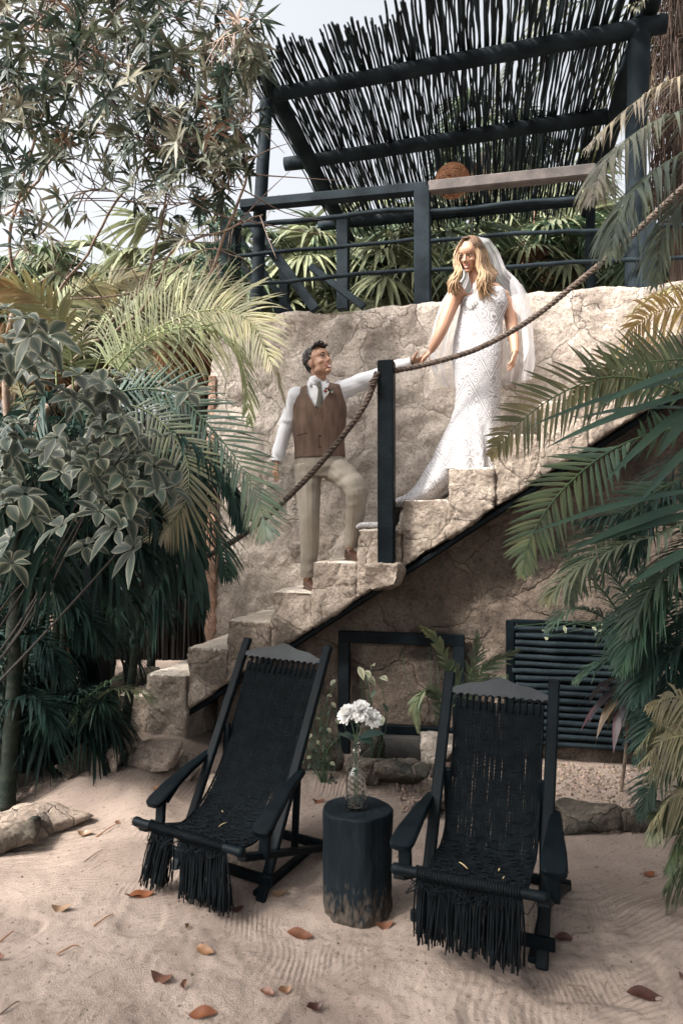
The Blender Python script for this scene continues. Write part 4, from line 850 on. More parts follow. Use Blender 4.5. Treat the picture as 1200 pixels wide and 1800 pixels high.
for k in range(330):
    r_ = rnd.random(); px_ = rnd.uniform(-10, 250) if r_ < .85 else rnd.uniform(200, 310); lo = 560+max(0, px_-60)*.55; hi = 905-max(0, px_-150)*.35
    py_ = rnd.uniform(lo, hi) if px_ < 220 else rnd.uniform(690, 960)
    if fbm(A([px_*.016, py_*.016, 3.]), 1, 2, 77)[0] < -.12 or (px_-40)**2/40000+(py_-760)**2/52000 > .92+.35*rnd.random(): continue
    Yd = rnd.uniform(3.35, 4.1); T, ax = shrub_tip(px_, py_, Yd, rnd.choice((3, 4, 5, 5)), rnd.uniform(.085, .125)); tips.append(T)
for (x_, y_) in ((100, 770), (160, 830), (270, 820), (275, 860), (205, 930), (175, 900), (110, 925), (225, 905), (45, 870), (60, 905), (20, 1010-60), (285, 770), (300, 860), (40, 560), (85, 590), (60, 640), (20, 620), (140, 660), (130, 700), (190, 690), (215, 735), (10, 545), (55, 590), (330, 690), (150, 960), (235, 965), (20, 990)):
    T, ax = shrub_tip(x_, y_, rnd.uniform(3.2, 3.5), 6, .14); tips.append(T)
tips = np.array(tips)
for T in tips[::26]:
    mid = T*.55+root*.45+A(rnd.uniform(-.1, .1), rnd.uniform(-.1, .1), rnd.uniform(-.1, .1)); k_ = T*.85+root*.15+A(0, 0, -.03); stm.tube(spl([root, mid, k_, T], 12), np.linspace(.009, .0025, 12), 5)
stm.obj('stems', DSTEM, sh); lf.obj('foliage', LEAF, sh)
# ---- long-leaved tree top left
tr = empty('broadleaf_tree', A(-1.9, 5.2, .13), 'tree with long narrow leaves and bare brown branches filling the top left', 'tree')
limbs = []
for pl, r0 in (([(160, 690), (290, 600), (370, 480), (420, 340), (440, 260)], .028), ([(120, 640), (200, 560), (270, 460), (292, 330), (290, 190)], .024), ([(100, 620), (230, 570), (300, 450), (400, 400), (460, 380)], .02), ([(60, 560), (130, 480), (250, 290), (400, 230), (440, 200)], .02), ([(40, 540), (20, 420), (60, 260), (130, 120), (200, 20)], .022), ([(-30, 420), (60, 330), (150, 230), (280, 260), (370, 285)], .018), ([(-40, 120), (60, 110), (150, 130), (260, 185), (320, 230)], .018), ([(-40, 30), (100, 60), (220, 110), (330, 90), (430, 40)], .018), ([(-40, 300), (0, 200), (40, 90), (120, -20)], .02), ([(120, 520), (240, 510), (360, 440), (430, 450)], .012), ([(0, 480), (110, 370), (170, 340), (290, 360), (400, 330)], .014), ([(-20, 240), (120, 105), (180, 130), (250, 60), (300, -10)], .014)):
    P = spl(px3(pl, 5.3+rnd.uniform(-.3, .3), 4.6+rnd.uniform(-.3, .4)), 40); P = P+.03*np.stack([fbm(P, 3, 3, 1), fbm(P, 3, 3, 2), fbm(P, 3, 3, 3)], 1)
    mb = MB(); mb.tube(P, np.linspace(r0, r0*.35, 40)*.62, 7); mb.obj('branch', BARK, tr); limbs.append(P)
g = A(-1.9, 5.2, .1); trunk(tr, [g, W(60, 800, 5.3), W(150, 660, 5.3)], .05, .03); trunk(tr, [W(20, 820, 5.3), W(10, 640, 5.2), W(30, 520, 5.2)], .03, .02, name='branch')
LP = np.concatenate(limbs); lf = MB(); tw = MB()
CL = [(60, 60, 110, 70), (180, 50, 110, 75), (290, 60, 90, 42), (400, 60, 70, 30), (455, 60, 40, 14), (110, 150, 110, 60), (20, 150, 70, 40), (240, 160, 90, 40), (330, 170, 80, 50), (290, 230, 90, 55), (370, 235, 70, 50), (420, 200, 45, 22), (30, 240, 70, 34), (60, 380, 60, 16), (10, 330, 40, 14), (340, 300, 70, 34), (410, 290, 45, 26), (250, 300, 70, 22), (200, 230, 60, 18), (300, 380, 60, 16), (170, 340, 60, 8), (0, 30, 60, 30), (420, 130, 50, 24), (340, 120, 50, 26), (150, 0, 90, 30), (440, 95, 35, 14), (260, 0, 80, 22), (140, 250, 60, 12)]
def lanceol(P0, ax, n, L_, c, w_=.0105, el=(.1, 1.1)):
    a = rng.uniform(0, 6.28, n); s = nrm(np.cross(ax, A(0.1, 1, 0))); q = np.cross(ax, s); D = s*np.cos(a)[:, None]+q*np.sin(a)[:, None]+ax*rng.uniform(*el, n)[:, None]
    leaves(lf, P0-ax*rng.uniform(0, .07, n)[:, None], D, ax, L_*rng.uniform(.6, 1.1, n), w_, LANCE, rng.uniform(0, .45, n), .25, c*rng.uniform(.7, 1.3, (n, 1)))
for cx, cy, cr, n in CL:
    for k in range(int(n*.64)):
        a = rnd.uniform(0, 6.28); r_ = cr*math.sqrt(rnd.random())*1.05; T = W(cx+r_*math.cos(a), cy+r_*math.sin(a), rnd.uniform(4.2, 5.5)); j = np.argmin(((LP-T)**2).sum(1)+rng.uniform(0, .05, len(LP))); B0 = LP[j]
        ax = nrm(nrm(T-B0)+A(rnd.uniform(-.4, .4), rnd.uniform(-.4, .3), rnd.uniform(-.3, .5)))
        q = rnd.random(); c = A(.028, .046, .034) if q < .45 else (A(.07, .085, .055) if q < .80 else (A(.17, .17, .125) if q < .975 else A(.18, .11, .07)))
        lanceol(T, ax, rnd.choice((8, 10, 12)), rnd.uniform(.12, .195), c)
        tw.tube(spl([B0, (B0+T)/2+A(rnd.uniform(-.04, .04), 0, rnd.uniform(-.04, .04)), T], 7), np.linspace(.005, .002, 7), 4)
for k in range(90):
    j = rnd.randrange(len(LP)); B0 = LP[j]; v = nrm(A(rnd.uniform(-1, 1), rnd.uniform(-.5, .5), rnd.uniform(-.6, 1)))*rnd.uniform(.25, .7); tw.tube(spl([B0, B0+v*.5+A(0, 0, rnd.uniform(-.05, .05)), B0+v], 9), np.linspace(.006, .0015, 9), 4)
for V_, F_q, T_q in zip([np.concatenate(tw.V)], [np.concatenate(tw.F)], [np.concatenate(tw.T)]): lf.add(V_, F_q, T_q, col=(.19, .14, .115))
lf.obj('crown', LEAF, tr)
# leafy sprig by the left end of the railing
sp_ = empty('oleander_shrub', A(-.95, 7.0, 3.45), 'dark leafy shrub with narrow leaves at the left end of the terrace railing', 'shrub'); lf = MB(); tw = MB(); root = W(385, 560, 6.9)
for k in range(70):
    T = W(rnd.gauss(385, 30), rnd.uniform(360, 540), rnd.uniform(6.5, 7.2)); lanceol(T, nrm(A(rnd.uniform(-.6, .6), -.3, 1)), 10, .17, A(.035, .07, .05), .016); tw.tube(spl([root, (root+T)/2, T], 6), .004, 4)
lf.obj('foliage', LEAF, sp_); tw.obj('stems', BARK, sp_)
# ---- background fan palms
def fan_palm(x, y, z0, H_, R, n, label, col, dead, seed, skirt=6):
    r = random.Random(seed); g = A(x, y, z0); o = empty('fan_palm', g, label, 'palm', 'fan palms beyond the terrace'); top = g+A(r.uniform(-.3, .3), 0, H_)
    trunk(o, [g, (g+top)/2+A(r.uniform(-.1, .1), 0, 0), top], .13, .10, M_THATCHT)
    for k in range(n):
        a = k*2.4+r.random(); el = -.5+1.5*k/n; pl_ = R*r.uniform(.5, .8); d = nrm(A(math.cos(a)*math.cos(el), math.sin(a)*math.cos(el), math.sin(el))); c = top+d*pl_; mb = MB()
        dd_ = nrm(d+A(0, 0, -.5)); fan_leaf(mb, c, dd_, A(0, 0, 1), R*r.uniform(.6, .8), 24, 210, R*.028, A(*col)*r.uniform(.7, 1.4), .45, top); mb.obj('frond', LEAFP, o)
    for k in range(skirt):
        a = k*2.4; c = top+A(math.cos(a)*.22, math.sin(a)*.22, -.25-r.random()*.4); mb = MB(); fan_leaf(mb, c, nrm(A(math.cos(a)*.35, math.sin(a)*.35, -1)), A(math.cos(a), math.sin(a), .3), R*.8, 18, 120, R*.022, dead, .1, top); tag(mb.obj('dead_frond', LEAFP, o), 'dry brown hanging frond')
M_THATCHT = M('fibrous_trunk', (.05, .038, .03), .9, (.12, .085, .06), 10, .9, 40, stretch=(1, 1, .2))
DEAD = A(.28, .17, .10)
FP = [(-5.2, 11.5, 4.3, 'fan palm far left behind the leafy tree branches'), (-3.6, 10.5, 4.4, 'fan palm seen between branches, second from the left'), (-2.6, 12.5, 5.0, 'fan palm above the bright arching frond'), (-1.4, 11.0, 4.6, 'fan palm just left of the pergola post'), (-.2, 12.0, 5.2, 'fan palm behind the banister at the left of the terrace'), (.9, 10.2, 4.9, 'fan palm behind the railing left of the middle post'), (1.9, 11.2, 5.2, 'fan palm behind the bride and her veil'), (3.0, 10.0, 5.0, 'fan palm with a dry brown fan right of the bride'), (4.2, 11.5, 5.1, 'fan palm behind the right railing post'), (5.4, 10.5, 5.2, 'fan palm at the far right behind the railing'), (1.4, 13.5, 6.8, 'tall fan palm showing through the stick roof'), (3.8, 13.0, 7.4, 'taller fan palm showing through the right part of the stick roof'), (2.6, 14.0, 8.8, 'tallest fan palm, its crown above the stick roof')]
FP += [(-6.4, 10.5, 5.0, 'fan palm at the extreme left edge behind the tree'), (-4.4, 9.6, 4.4, 'low fan palm between the two leftmost tall ones'), (-2.0, 9.6, 4.6, 'low fan palm behind the bright arching frond'), (-.7, 9.4, 4.5, 'low fan palm right behind the diagonal banister'), (.4, 9.0, 4.3, 'low fan palm between the banister and the middle post'), (1.3, 9.2, 4.5, 'low fan palm just left of the bride'), (2.3, 9.4, 4.6, 'low fan palm just right of the bride'), (3.5, 9.2, 4.5, 'low fan palm behind the rope at right')]
for i, (x, y, h, lab) in enumerate(FP): fan_palm(x, y, 0, h+(.75 if i < 10 else .35), 1.25, 19 if i < 10 else 20, lab, ((.17, .19, .12) if i % 2 else (.08, .11, .07)), DEAD, i+50, 12 if (4 < i < 10 or i > 12) else 5)
o = empty('dead_fan_frond', W(937, 430, 8.6), 'single dry reddish-brown fan frond hanging right of the bride behind the railing', 'palm frond'); mb = MB(); c = W(937, 422, 8.6)
fan_leaf(mb, c, A(.05, -.1, -1), A(0, -1, .1), .33, 22, 150, .020, (.16, .075, .05), .1, c+A(.05, .1, .5)); mb.obj('blade', LEAFP, o)
# dense evergreen masses filling in below the palms
def bush(x, y, z, rx, ry, rz, n, label, col, seed, L_=.22):
    r = np.random.default_rng(seed); o = empty('evergreen_tree', A(x, y, 0), label, 'tree', 'dense evergreens behind the garden'); mb = MB(); d = nrm(r.normal(size=(n, 3))); rad = r.uniform(.55, 1, (n, 1))**.6; P = A(x, y, z)+d*rad*A(rx, ry, rz)
    P = P+.35*np.stack([fbm(P, .9, 2, 1), fbm(P, .9, 2, 2), fbm(P, .9, 2, 3)], 1); D = nrm(d+r.normal(size=(n, 3))*.6); lum = (.6+.8*r.random((n, 1)))
    leaves(mb, P, D, nrm(A(0, 0, 1)+.4*r.normal(size=(n, 3))), L_*r.uniform(.6, 1.3, n), L_*.2, OVAL, .3, .2, A(*col)*lum); mb.obj('crown', LEAF, o)
    trunk(o, [A(x, y, 0), A(x+.1, y, z*.6), A(x, y, z)], .14, .07)
for i, (x, y, z, rx, rz, n, lab) in enumerate(((-9.5, 13, 3.4, 2.6, 3.3, 9000, 'dark evergreen at the far left behind everything'), (-6.5, 13.5, 3.4, 2.2, 3.4, 9000, 'dark evergreen second from the left behind the reed fence'), (-4.0, 14, 3.3, 2.2, 3.5, 9000, 'dark evergreen behind the bright palm'), (-1.2, 13.5, 2.6, 2.2, 2.5, 7000, 'dark evergreen behind the left end of the terrace'), (8.5, 13, 3.0, 2.4, 3.2, 9000, 'dark evergreen at the far right behind the terrace'), (6.2, 12.5, 3.6, 1.7, 2.2, 7000, 'dark evergreen right of the pergola posts'), (3.2, 15, 2.6, 2.4, 2.2, 6000, 'dark evergreen low behind the bride'), (.8, 15, 2.4, 2.2, 2.1, 6000, 'dark evergreen low behind the middle railing post'))): bush(x, y, z, rx, 1.6, rz, n, lab, (.035, .06, .042), i+80)
def under(x, y, z, rx, ry, rz, n, label, seed):
    r = np.random.default_rng(seed); o = empty('understory_palm', A(x, y, gz(x, y)), label, 'palm', 'dark palms under the trees on the left')
    for k in range(n):
        a = k*2.4+r.random(); R_ = r.uniform(.6, 1.)*rx; b0 = A(x, y, z*.3); e = A(x+math.cos(a)*R_, y+math.sin(a)*ry, z*r.uniform(.5, 1.1)); frond(o, [b0, (b0+e)/2+A(0, 0, rz*.45), e, e+A(math.cos(a)*.1, 0, -.25)], .34, 30, .011, 55, .6, (.013, .032, .028), None)
    trunk(o, [A(x, y, 0), A(x, y, z*.35)], .05, .04, BARKG)
for i, (x, y, z, lab) in enumerate(((-2.6, 6.0, 1.2, 'dark understory palm behind the rope foot post'), (-3.9, 6.6, 1.4, 'dark understory palm at the left behind the trunks'), (-2.9, 5.2, .9, 'low dark understory palm behind the metal basin'), (-3.2, 7.6, 1.9, 'tall dark understory palm before the reed fence'), (-2.2, 7.4, 1.5, 'dark understory palm nearest the wall corner'), (-4.8, 7.8, 1.8, 'dark understory palm at the far left before the reed fence'), (-1.95, 4.75, .5, 'added knee-high dark palm for the shade just behind the rocks left of the stairs'), (-2.3, 4.7, .7, 'added dark palm for the shade low at the left edge behind the long rock'), (-2.45, 5.6, .8, 'added dark palm for the shade behind the lowest step of the staircase'))): under(x, y, z, .9 if i < 6 else .55, .6 if i < 6 else .3, .9 if i < 6 else .5, 22, lab, 400+i)  # last three palms added as dark fill where sand lies in shade
# ---- reed fence on the left, dark
mb = MB(); n = 900; xs = np.sort(rng.uniform(-10.5, -1.3, n))
for x in xs:
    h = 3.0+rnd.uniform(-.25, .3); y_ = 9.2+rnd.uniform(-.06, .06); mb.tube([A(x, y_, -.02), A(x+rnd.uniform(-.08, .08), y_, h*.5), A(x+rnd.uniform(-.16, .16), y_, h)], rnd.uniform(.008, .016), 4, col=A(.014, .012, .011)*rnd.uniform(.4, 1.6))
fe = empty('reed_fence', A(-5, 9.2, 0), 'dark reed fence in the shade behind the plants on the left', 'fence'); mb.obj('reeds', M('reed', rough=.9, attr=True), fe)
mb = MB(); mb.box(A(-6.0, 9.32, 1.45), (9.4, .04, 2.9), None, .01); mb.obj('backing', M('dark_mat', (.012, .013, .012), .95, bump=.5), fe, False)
# ---- right side palms
def rpalm(name, loc, label): return empty(name, loc, label, 'palm')
rp = rpalm('kentia_palm', A(2.6, 3.6, .06), 'large dark green palm with arching fronds in front of the stairs at right')
trunk(rp, [A(2.6, 3.6, 0), W(1290, 1100, 3.7), W(1270, 780, 3.7)], .06, .045, BARKG, 'trunk', 12)
GRN = (.035, .075, .05)
frond(rp, px3([(1270, 720), (1150, 672), (1060, 664), (970, 700), (900, 755), (862, 800)], 3.7, 3.5), .28, 38, .0105, 72, .12, (.045, .08, .048), (.32, .27, .17), side=(.2, .1, 1), lift=.05, jit=.03)
frond(rp, px3([(1260, 740), (1150, 760), (1060, 800), (980, 870), (930, 950), (918, 1010)], 3.6, 3.3), .26, 40, .0105, 66, .10, GRN, (.16, .17, .09), side=(1, .1, .4), lift=.05, jit=.03)
frond(rp, px3([(1280, 700), (1190, 640), (1110, 650), (1030, 690)], 3.9, 3.8), .26, 34, .009, 70, .3, (.06, .10, .055), (.30, .27, .14), side=(.3, 0, 1), lift=.05)
frond(rp, px3([(1270, 860), (1180, 930), (1090, 960), (1000, 1010), (960, 1060)], 3.4, 3.2), .27, 38, .008, 60, .5, (.07, .10, .07), (.18, .17, .11))
frond(rp, px3([(1280, 900), (1200, 990), (1130, 1080), (1090, 1180)], 3.5, 3.3), .32, 44, .008, 60, .45, GRN, None)
for k, (p0, p1_, p2_) in enumerate((((1260, 800), (1150, 880), (1100, 1000)), ((1260, 950), (1150, 1050), (1110, 1190)), ((1270, 1000), (1200, 1130), (1180, 1260)), ((1250, 850), (1120, 900), (1010, 920)))):
    frond(rp, px3([p0, p1_, p2_], 3.6, 3.4), .30, 44, .0075, 60, .45, DKG, None)
for pl in ([(1280, 1000), (1200, 930), (1120, 930), (1060, 990)], [(1280, 1120), (1200, 1050), (1120, 1060), (1070, 1130)], [(1280, 780), (1200, 800), (1130, 870), (1090, 960)], [(1280, 1240), (1210, 1150), (1150, 1160), (1120, 1230)], [(1260, 1060), (1180, 1100), (1130, 1180), (1120, 1270)]):
    frond(rp, px3(pl, 3.8, 3.6), .28, 46, .007, 58, .45, (.013, .032, .027), None)
frond(rp, px3([(1300, 640), (1190, 632), (1085, 650), (1000, 705)], 3.8, 3.6), .27, 40, .0095, 70, .12, (.045, .08, .048), (.30, .26, .15), side=(.2, .1, 1), lift=.05, jit=.03)
frond(rp, px3([(1300, 820), (1200, 840), (1100, 900), (1030, 980), (1000, 1060)], 3.6, 3.4), .26, 44, .0085, 62, .25, (.035, .07, .052), (.12, .14, .09), side=(1, .1, .4), lift=.05, jit=.04)
frond(rp, px3([(1300, 900), (1210, 960), (1140, 1040), (1100, 1120)], 3.5, 3.3), .26, 44, .0085, 60, .3, (.035, .07, .055), (.10, .13, .09))
frond(rp, px3([(1300, 1150), (1220, 1130), (1150, 1170), (1110, 1240)], 3.5, 3.3), .24, 44, .008, 60, .4, (.02, .045, .038), None)
frond(rp, px3([(1300, 1260), (1220, 1220), (1150, 1260), (1120, 1340)], 3.6, 3.4), .24, 40, .008, 60, .4, (.02, .045, .038), None)
frond(rp, px3([(1300, 1340), (1210, 1330), (1150, 1370), (1125, 1440)], 3.6, 3.4), .20, 40, .007, 60, .4, (.03, .055, .042), None)
# broad blades near the camera
nb = rpalm('broad_bladed_palm', A(1.75, 2.6, 0), 'close palm with broad grey-green blades reaching in from the right edge')
trunk(nb, [A(1.9, 2.7, 0), W(1330, 1100, 2.7), W(1330, 760, 2.7)], .03, .02, BARKG, 'stem', 6)
mb = MB()
BL = [((1230, 660), (930, 755)), ((1230, 690), (965, 790)), ((1230, 700), (1075, 840)), ((1220, 720), (1010, 740)), ((1240, 760), (1130, 880)), ((1230, 860), (925, 945)), ((1240, 880), (1000, 975)), ((1250, 900), (1040, 960)), ((1230, 960), (1110, 1030)), ((1240, 700), (1160, 800)), ((1240, 640), (1050, 720))]
for (a, b) in BL:
    p, q = W(*a, 2.6), W(*b, rnd.uniform(2.3, 2.6)); d = q-p; leaves(mb, p, d+A(0, 0, .12*np.linalg.norm(d)), A(rnd.uniform(-.3, .1), -.6, .8), np.linalg.norm(d)*1.03, rnd.uniform(.015, .024), [.5, .8, 1, 1, .9, .7, .4, .03], .12, .3, A(.04, .078, .058)*rnd.uniform(.8, 1.4))
mb.obj('frond', LEAFP, nb)
# grey fronds upper right
gp = rpalm('hanging_palm', A(2.9, 3.6, 0), 'grey-green palm fronds hanging in front of the pergola at the right edge')
trunk(gp, [A(2.9, 3.6, 0), A(2.75, 3.6, 2.4), W(1380, 300, 3.4)], .07, .05, BARKG, 'trunk', 8)
GY = (.11, .14, .11); GY2 = (.34, .31, .25)
frond(gp, px3([(1330, 150), (1230, 185), (1130, 225), (1060, 290), (1040, 350)], 3.3, 2.8), .30, 44, .0085, 50, .6, GY, GY2, lift=.05)
frond(gp, px3([(1330, 220), (1240, 250), (1150, 300), (1090, 370), (1070, 450)], 3.1, 2.6), .30, 40, .0085, 45, .6, GY, None, lift=.05)
frond(gp, px3([(1340, 120), (1250, 120), (1160, 150), (1080, 210), (1030, 260)], 3.5, 3.2), .25, 40, .007, 55, .6, (.16, .14, .11), GY2, lift=.05)
frond(gp, px3([(1330, 300), (1230, 330), (1170, 400), (1150, 500)], 3.0, 2.7), .25, 30, .008, 45, .6, GY, None)
# dry golden frond
yp = rpalm('golden_frond_palm', A(3.2, 4.6, 0), 'palm with yellowing golden fronds against the wall at the right edge')
trunk(yp, [A(2.9, 4.5, 0), A(2.9, 4.5, 2.2), W(1330, 640, 4.5)], .05, .04, BARKG, 'trunk', 8)
frond(yp, px3([(1300, 560), (1230, 540), (1160, 545), (1110, 580), (1075, 640)], 4.4, 4.2), .28, 44, .010, 62, .3, (.24, .19, .085), (.46, .32, .17), side=(.5, 0, 1))
frond(yp, px3([(1300, 530), (1220, 505), (1150, 520), (1100, 560)], 4.5, 4.4), .26, 40, .008, 60, .5, (.18, .17, .09), (.36, .3, .2))
# lower right palms
lp = rpalm('small_areca_palm', A(2.0, 4.1, .06), 'dark small areca palm with thin leaflets right of the pole screen')
for k in range(3): trunk(lp, [A(2.0+.1*k, 4.15, .06), W(1160+30*k, 1250, 4.1), W(1130+25*k, 1120, 4.1)], .016, .010, BARKG, 'stem', 5)
for pl in ([(1130, 1150), (1060, 1040), (980, 970), (900, 930)], [(1140, 1150), (1110, 1060), (1060, 1000), (1000, 990)], [(1150, 1180), (1080, 1100), (1010, 1070), (960, 1110)], [(1170, 1180), (1150, 1080), (1120, 1000), (1080, 960)], [(1180, 1200), (1200, 1100), (1210, 1000)], [(1150, 1220), (1090, 1160), (1050, 1170), (1010, 1200)], [(1170, 1240), (1120, 1180), (1100, 1230), (1090, 1290)], [(1180, 1220), (1210, 1160), (1230, 1180)], [(1160, 1180), (1120, 1100), (1080, 1090), (1050, 1130)], [(1190, 1100), (1150, 1040), (1100, 1030)]):
    frond(lp, px3(pl, 4.1, rnd.uniform(3.8, 4.2)), .22, 40, .0065, 55, .35, (.035, .075, .06), (.09, .13, .09))
bp_ = rpalm('pale_areca_palm', A(1.75, 3.4, 0), 'bright pale green areca fronds at the lower right edge')
for k in range(3): trunk(bp_, [A(1.85+.06*k, 3.5, .0), W(1240+20*k, 1400, 3.4)], .016, .01, BARKG, 'stem', 5)
for pl, c, t_ in (([(1270, 1380), (1220, 1290), (1160, 1275), (1115, 1320)], PALE2, CRM), ([(1280, 1420), (1240, 1330), (1180, 1320), (1130, 1370)], PALE2, CRM), ([(1280, 1450), (1230, 1390), (1170, 1410), (1135, 1480)], (.10, .14, .08), PALE), ([(1280, 1480), (1240, 1440), (1195, 1470), (1170, 1530)], (.08, .12, .07), PALE2), ([(1280, 1400), (1250, 1280), (1200, 1240), (1150, 1260)], PALE2, CRM), ([(1280, 1500), (1230, 1480), (1180, 1440), (1140, 1430)], (.07, .11, .07), PALE2)):
    frond(bp_, px3(pl, 3.4, 3.2), .21, 36, .0075, 60, .35, c, t_, side=(.6, .1, .8))
for pl, c, t_ in (([(1290, 1360), (1230, 1300), (1170, 1300), (1120, 1345)], (.28, .28, .19), CRM), ([(1290, 1330), (1240, 1250), (1190, 1225), (1135, 1240)], (.22, .23, .15), CRM), ([(1290, 1450), (1240, 1400), (1185, 1400), (1140, 1450)], (.24, .24, .16), CRM), ([(1290, 1540), (1230, 1510), (1190, 1530), (1165, 1560)], (.10, .13, .08), PALE2)):
    frond(bp_, px3(pl, 3.3, 3.1), .22, 34, .0075, 62, .35, c, t_, side=(.6, .1, .8))
# cordyline
co_ = empty('cordyline', GG(1085, 1400), 'dark purple-leaved cordyline with a few red-edged blades before the pole screen', 'plant')
g = GG(1090, 1400); topc = W(1100, 1190, 4.15); trunk(co_, [g, (g+topc)/2+A(.02, 0, 0), topc], .011, .009)
mb = MB()
for k in range(30):
    a = k*2.4; el = rnd.uniform(-.7, .7); d = A(math.cos(a)*math.cos(el), math.sin(a)*math.cos(el), math.sin(el)); c = A(.035, .030, .036) if k % 6 else A(.10, .09, .06); leaves(mb, topc-A(0, 0, rnd.uniform(0, .12)), d, A(0, 0, 1), rnd.uniform(.25, .38), .032, OVAL, .7, .25, c, edge=c*1.3+(A(.06, .0, .0) if k % 4 == 0 else 0))
mb.obj('foliage', LEAFG, co_)
# small palms by the frame
sp2 = rpalm('palm_seedling', GG(775, 1330), 'small palm seedling whose blades poke through the empty frame')
q0 = GG(778, 1330)
for pl, L_ in (([(778, 1290), (770, 1230), (750, 1212), (733, 1235), (735, 1285)], .15), ([(778, 1290), (790, 1200), (770, 1130), (740, 1100)], .12)): frond(sp2, px3(pl, 4.7, 4.55), L_, 22, .010, 40, .2, (.07, .11, .065), (.2, .2, .12), side=(1, 0, .3), prof=STRAP)
trunk(sp2, [q0, W(778, 1290, 4.7)], .006, .005, BARKG, 'stem')
sp3 = rpalm('palm_seedling', GG(830, 1330), 'small palm seedling fanning out above the right chair head board')
for pl in ([(818, 1240), (840, 1190), (872, 1160), (912, 1140)], [(815, 1240), (825, 1190), (835, 1150), (838, 1110)], [(815, 1240), (800, 1190), (790, 1160)], [(818, 1240), (850, 1200), (890, 1185)]): frond(sp3, px3(pl, 4.75, 4.7), .15, 22, .007, 35, .2, (.07, .10, .07), (.13, .15, .1), side=(1, 0, .3))
trunk(sp3, [GG(830, 1330), W(816, 1240, 4.75)], .008, .006, BARKG, 'stem')
# pothos and vines
def vine(label, tips_, root, L_, Y_, nm='pothos_plant', dense=60):
    o = empty(nm, root, label, 'plant'); st = MB(); lf_ = MB(); r_ = np.asarray(root)
    for (x_, y_) in tips_:
        T = W(x_, y_, Y_+rnd.uniform(-.08, .08)); st.tube(spl([r_, (r_+T)/2+A(rnd.uniform(-.08, .08), 0, rnd.uniform(-.02, .06)), T], 12), .003, 4)
        d = nrm(A(rnd.uniform(-1, 1), -.5, rnd.uniform(-.6, .4))); leaves(lf_, T, d, A(0, -.5, .8), L_*rnd.uniform(.7, 1.2), L_*.3, OVAL, .3, .25, A(.16, .19, .11), edge=A(.42, .42, .32))
    for k in range(dense):
        a, b = r_, W(*rnd.choice(tips_), Y_); p = a+(b-a)*rnd.random()+A(rnd.uniform(-.08, .08), rnd.uniform(-.05, .1), rnd.uniform(-.06, .06)); leaves(lf_, p, nrm(A(rnd.uniform(-1, 1), -.3, rnd.uniform(-1, .5))), A(0, -.5, .7), L_*.8, L_*.18, OVAL, .4, .2, A(.025, .045, .03)*rnd.uniform(.6, 1.6))
    st.obj('stems', STEMG, o); lf_.obj('foliage', LEAF, o)
vine('leafy pothos with pale-edged leaves growing between the left chair and the frame', [(545, 1225), (560, 1218), (575, 1222), (582, 1235), (553, 1250), (548, 1290), (575, 1280), (562, 1262), (590, 1262), (572, 1310), (546, 1330), (590, 1195), (535, 1180), (600, 1290), (556, 1302), (580, 1340), (540, 1265)], GG(570, 1385), .045, 4.6)
vine('single vine with three round pale leaves rising behind the white flowers', [(630, 1172), (640, 1180), (652, 1170), (645, 1188), (668, 1190), (600, 1262), (668, 1258)], GG(655, 1360), .075, 4.65, dense=6)
vine('thin dark creeper trailing along the top of the pole screen', [(910, 1100), (955, 1108), (990, 1100), (1040, 1102), (1050, 1110), (1060, 1098), (960, 1120)], PL(1080, 1110, .15), .04, 4.45, 'creeper', 26)
mb = MB()
for x0, x1 in ((768, 752), (742, 690), (775, 770)): 
    mb.tube(spl([PL(x0, 1290, .27), PL((x0+x1)/2-4, 1180, .25), PL(x1, 1040, .27), PL(x1+10, 930, .28)], 20), .0025, 4)
tag(mb.obj('hanging_vine', STEMG), 'thin leafless vines hanging down the wall behind the frame', 'vine')
# trunk of the tall palm upper right with hanging thatch
tp = empty('thatched_palm', A(3.3, 6.6, 0), 'tall palm at the upper right with shaggy brown thatch on its trunk', 'palm')
t0_, t1_ = A(3.25, 6.6, 0), W(1215, -150, 6.4); trunk(tp, [t0_, A(3.2, 6.6, 3), t1_], .16, .13, M_THATCHT)
mb = MB()
for k in range(900):
    f = rnd.uniform(.62, 1.0); c = A(3.2, 6.6, 0)+(t1_-A(3.2, 6.6, 0))*f; c[0] = 3.2+(t1_[0]-3.2)*f; a = rnd.uniform(0, 6.28); v = A(math.cos(a), math.sin(a), 0); mb.tube(spl([c+v*.14, c+v*rnd.uniform(.18, .38)-A(0, 0, .15), c+v*rnd.uniform(.15, .35)-A(0, 0, rnd.uniform(.4, .8))], 6), rnd.uniform(.003, .007), 3, col=A(.07, .045, .034)*rnd.uniform(.4, 1.5))
mb.obj('thatch', M('thatch', rough=.9, attr=True), tp)
for k in range(14):
    a = k*2.4; top = W(1200, -60, 6.4); d = A(math.cos(a), math.sin(a)*.6, 0); e = top+d*1.5+A(0, 0, -.5); frond(tp, [top, top+d*.7+A(0, 0, .3), e, e+d*.3-A(0, 0, .6)], .5, 30, .014, 55, .6, (.07, .10, .06), (.3, .28, .2))
for k in range(8):
    top = W(1170, 60, 6.9); e = W(rnd.uniform(1080, 1230), rnd.uniform(150, 330), 6.8); frond(tp, [W(1215, 20, 6.7), (top+e)/2+A(0, 0, .2), e], .4, 26, .014, 50, .6, (.13, .13, .085), (.35, .28, .2))
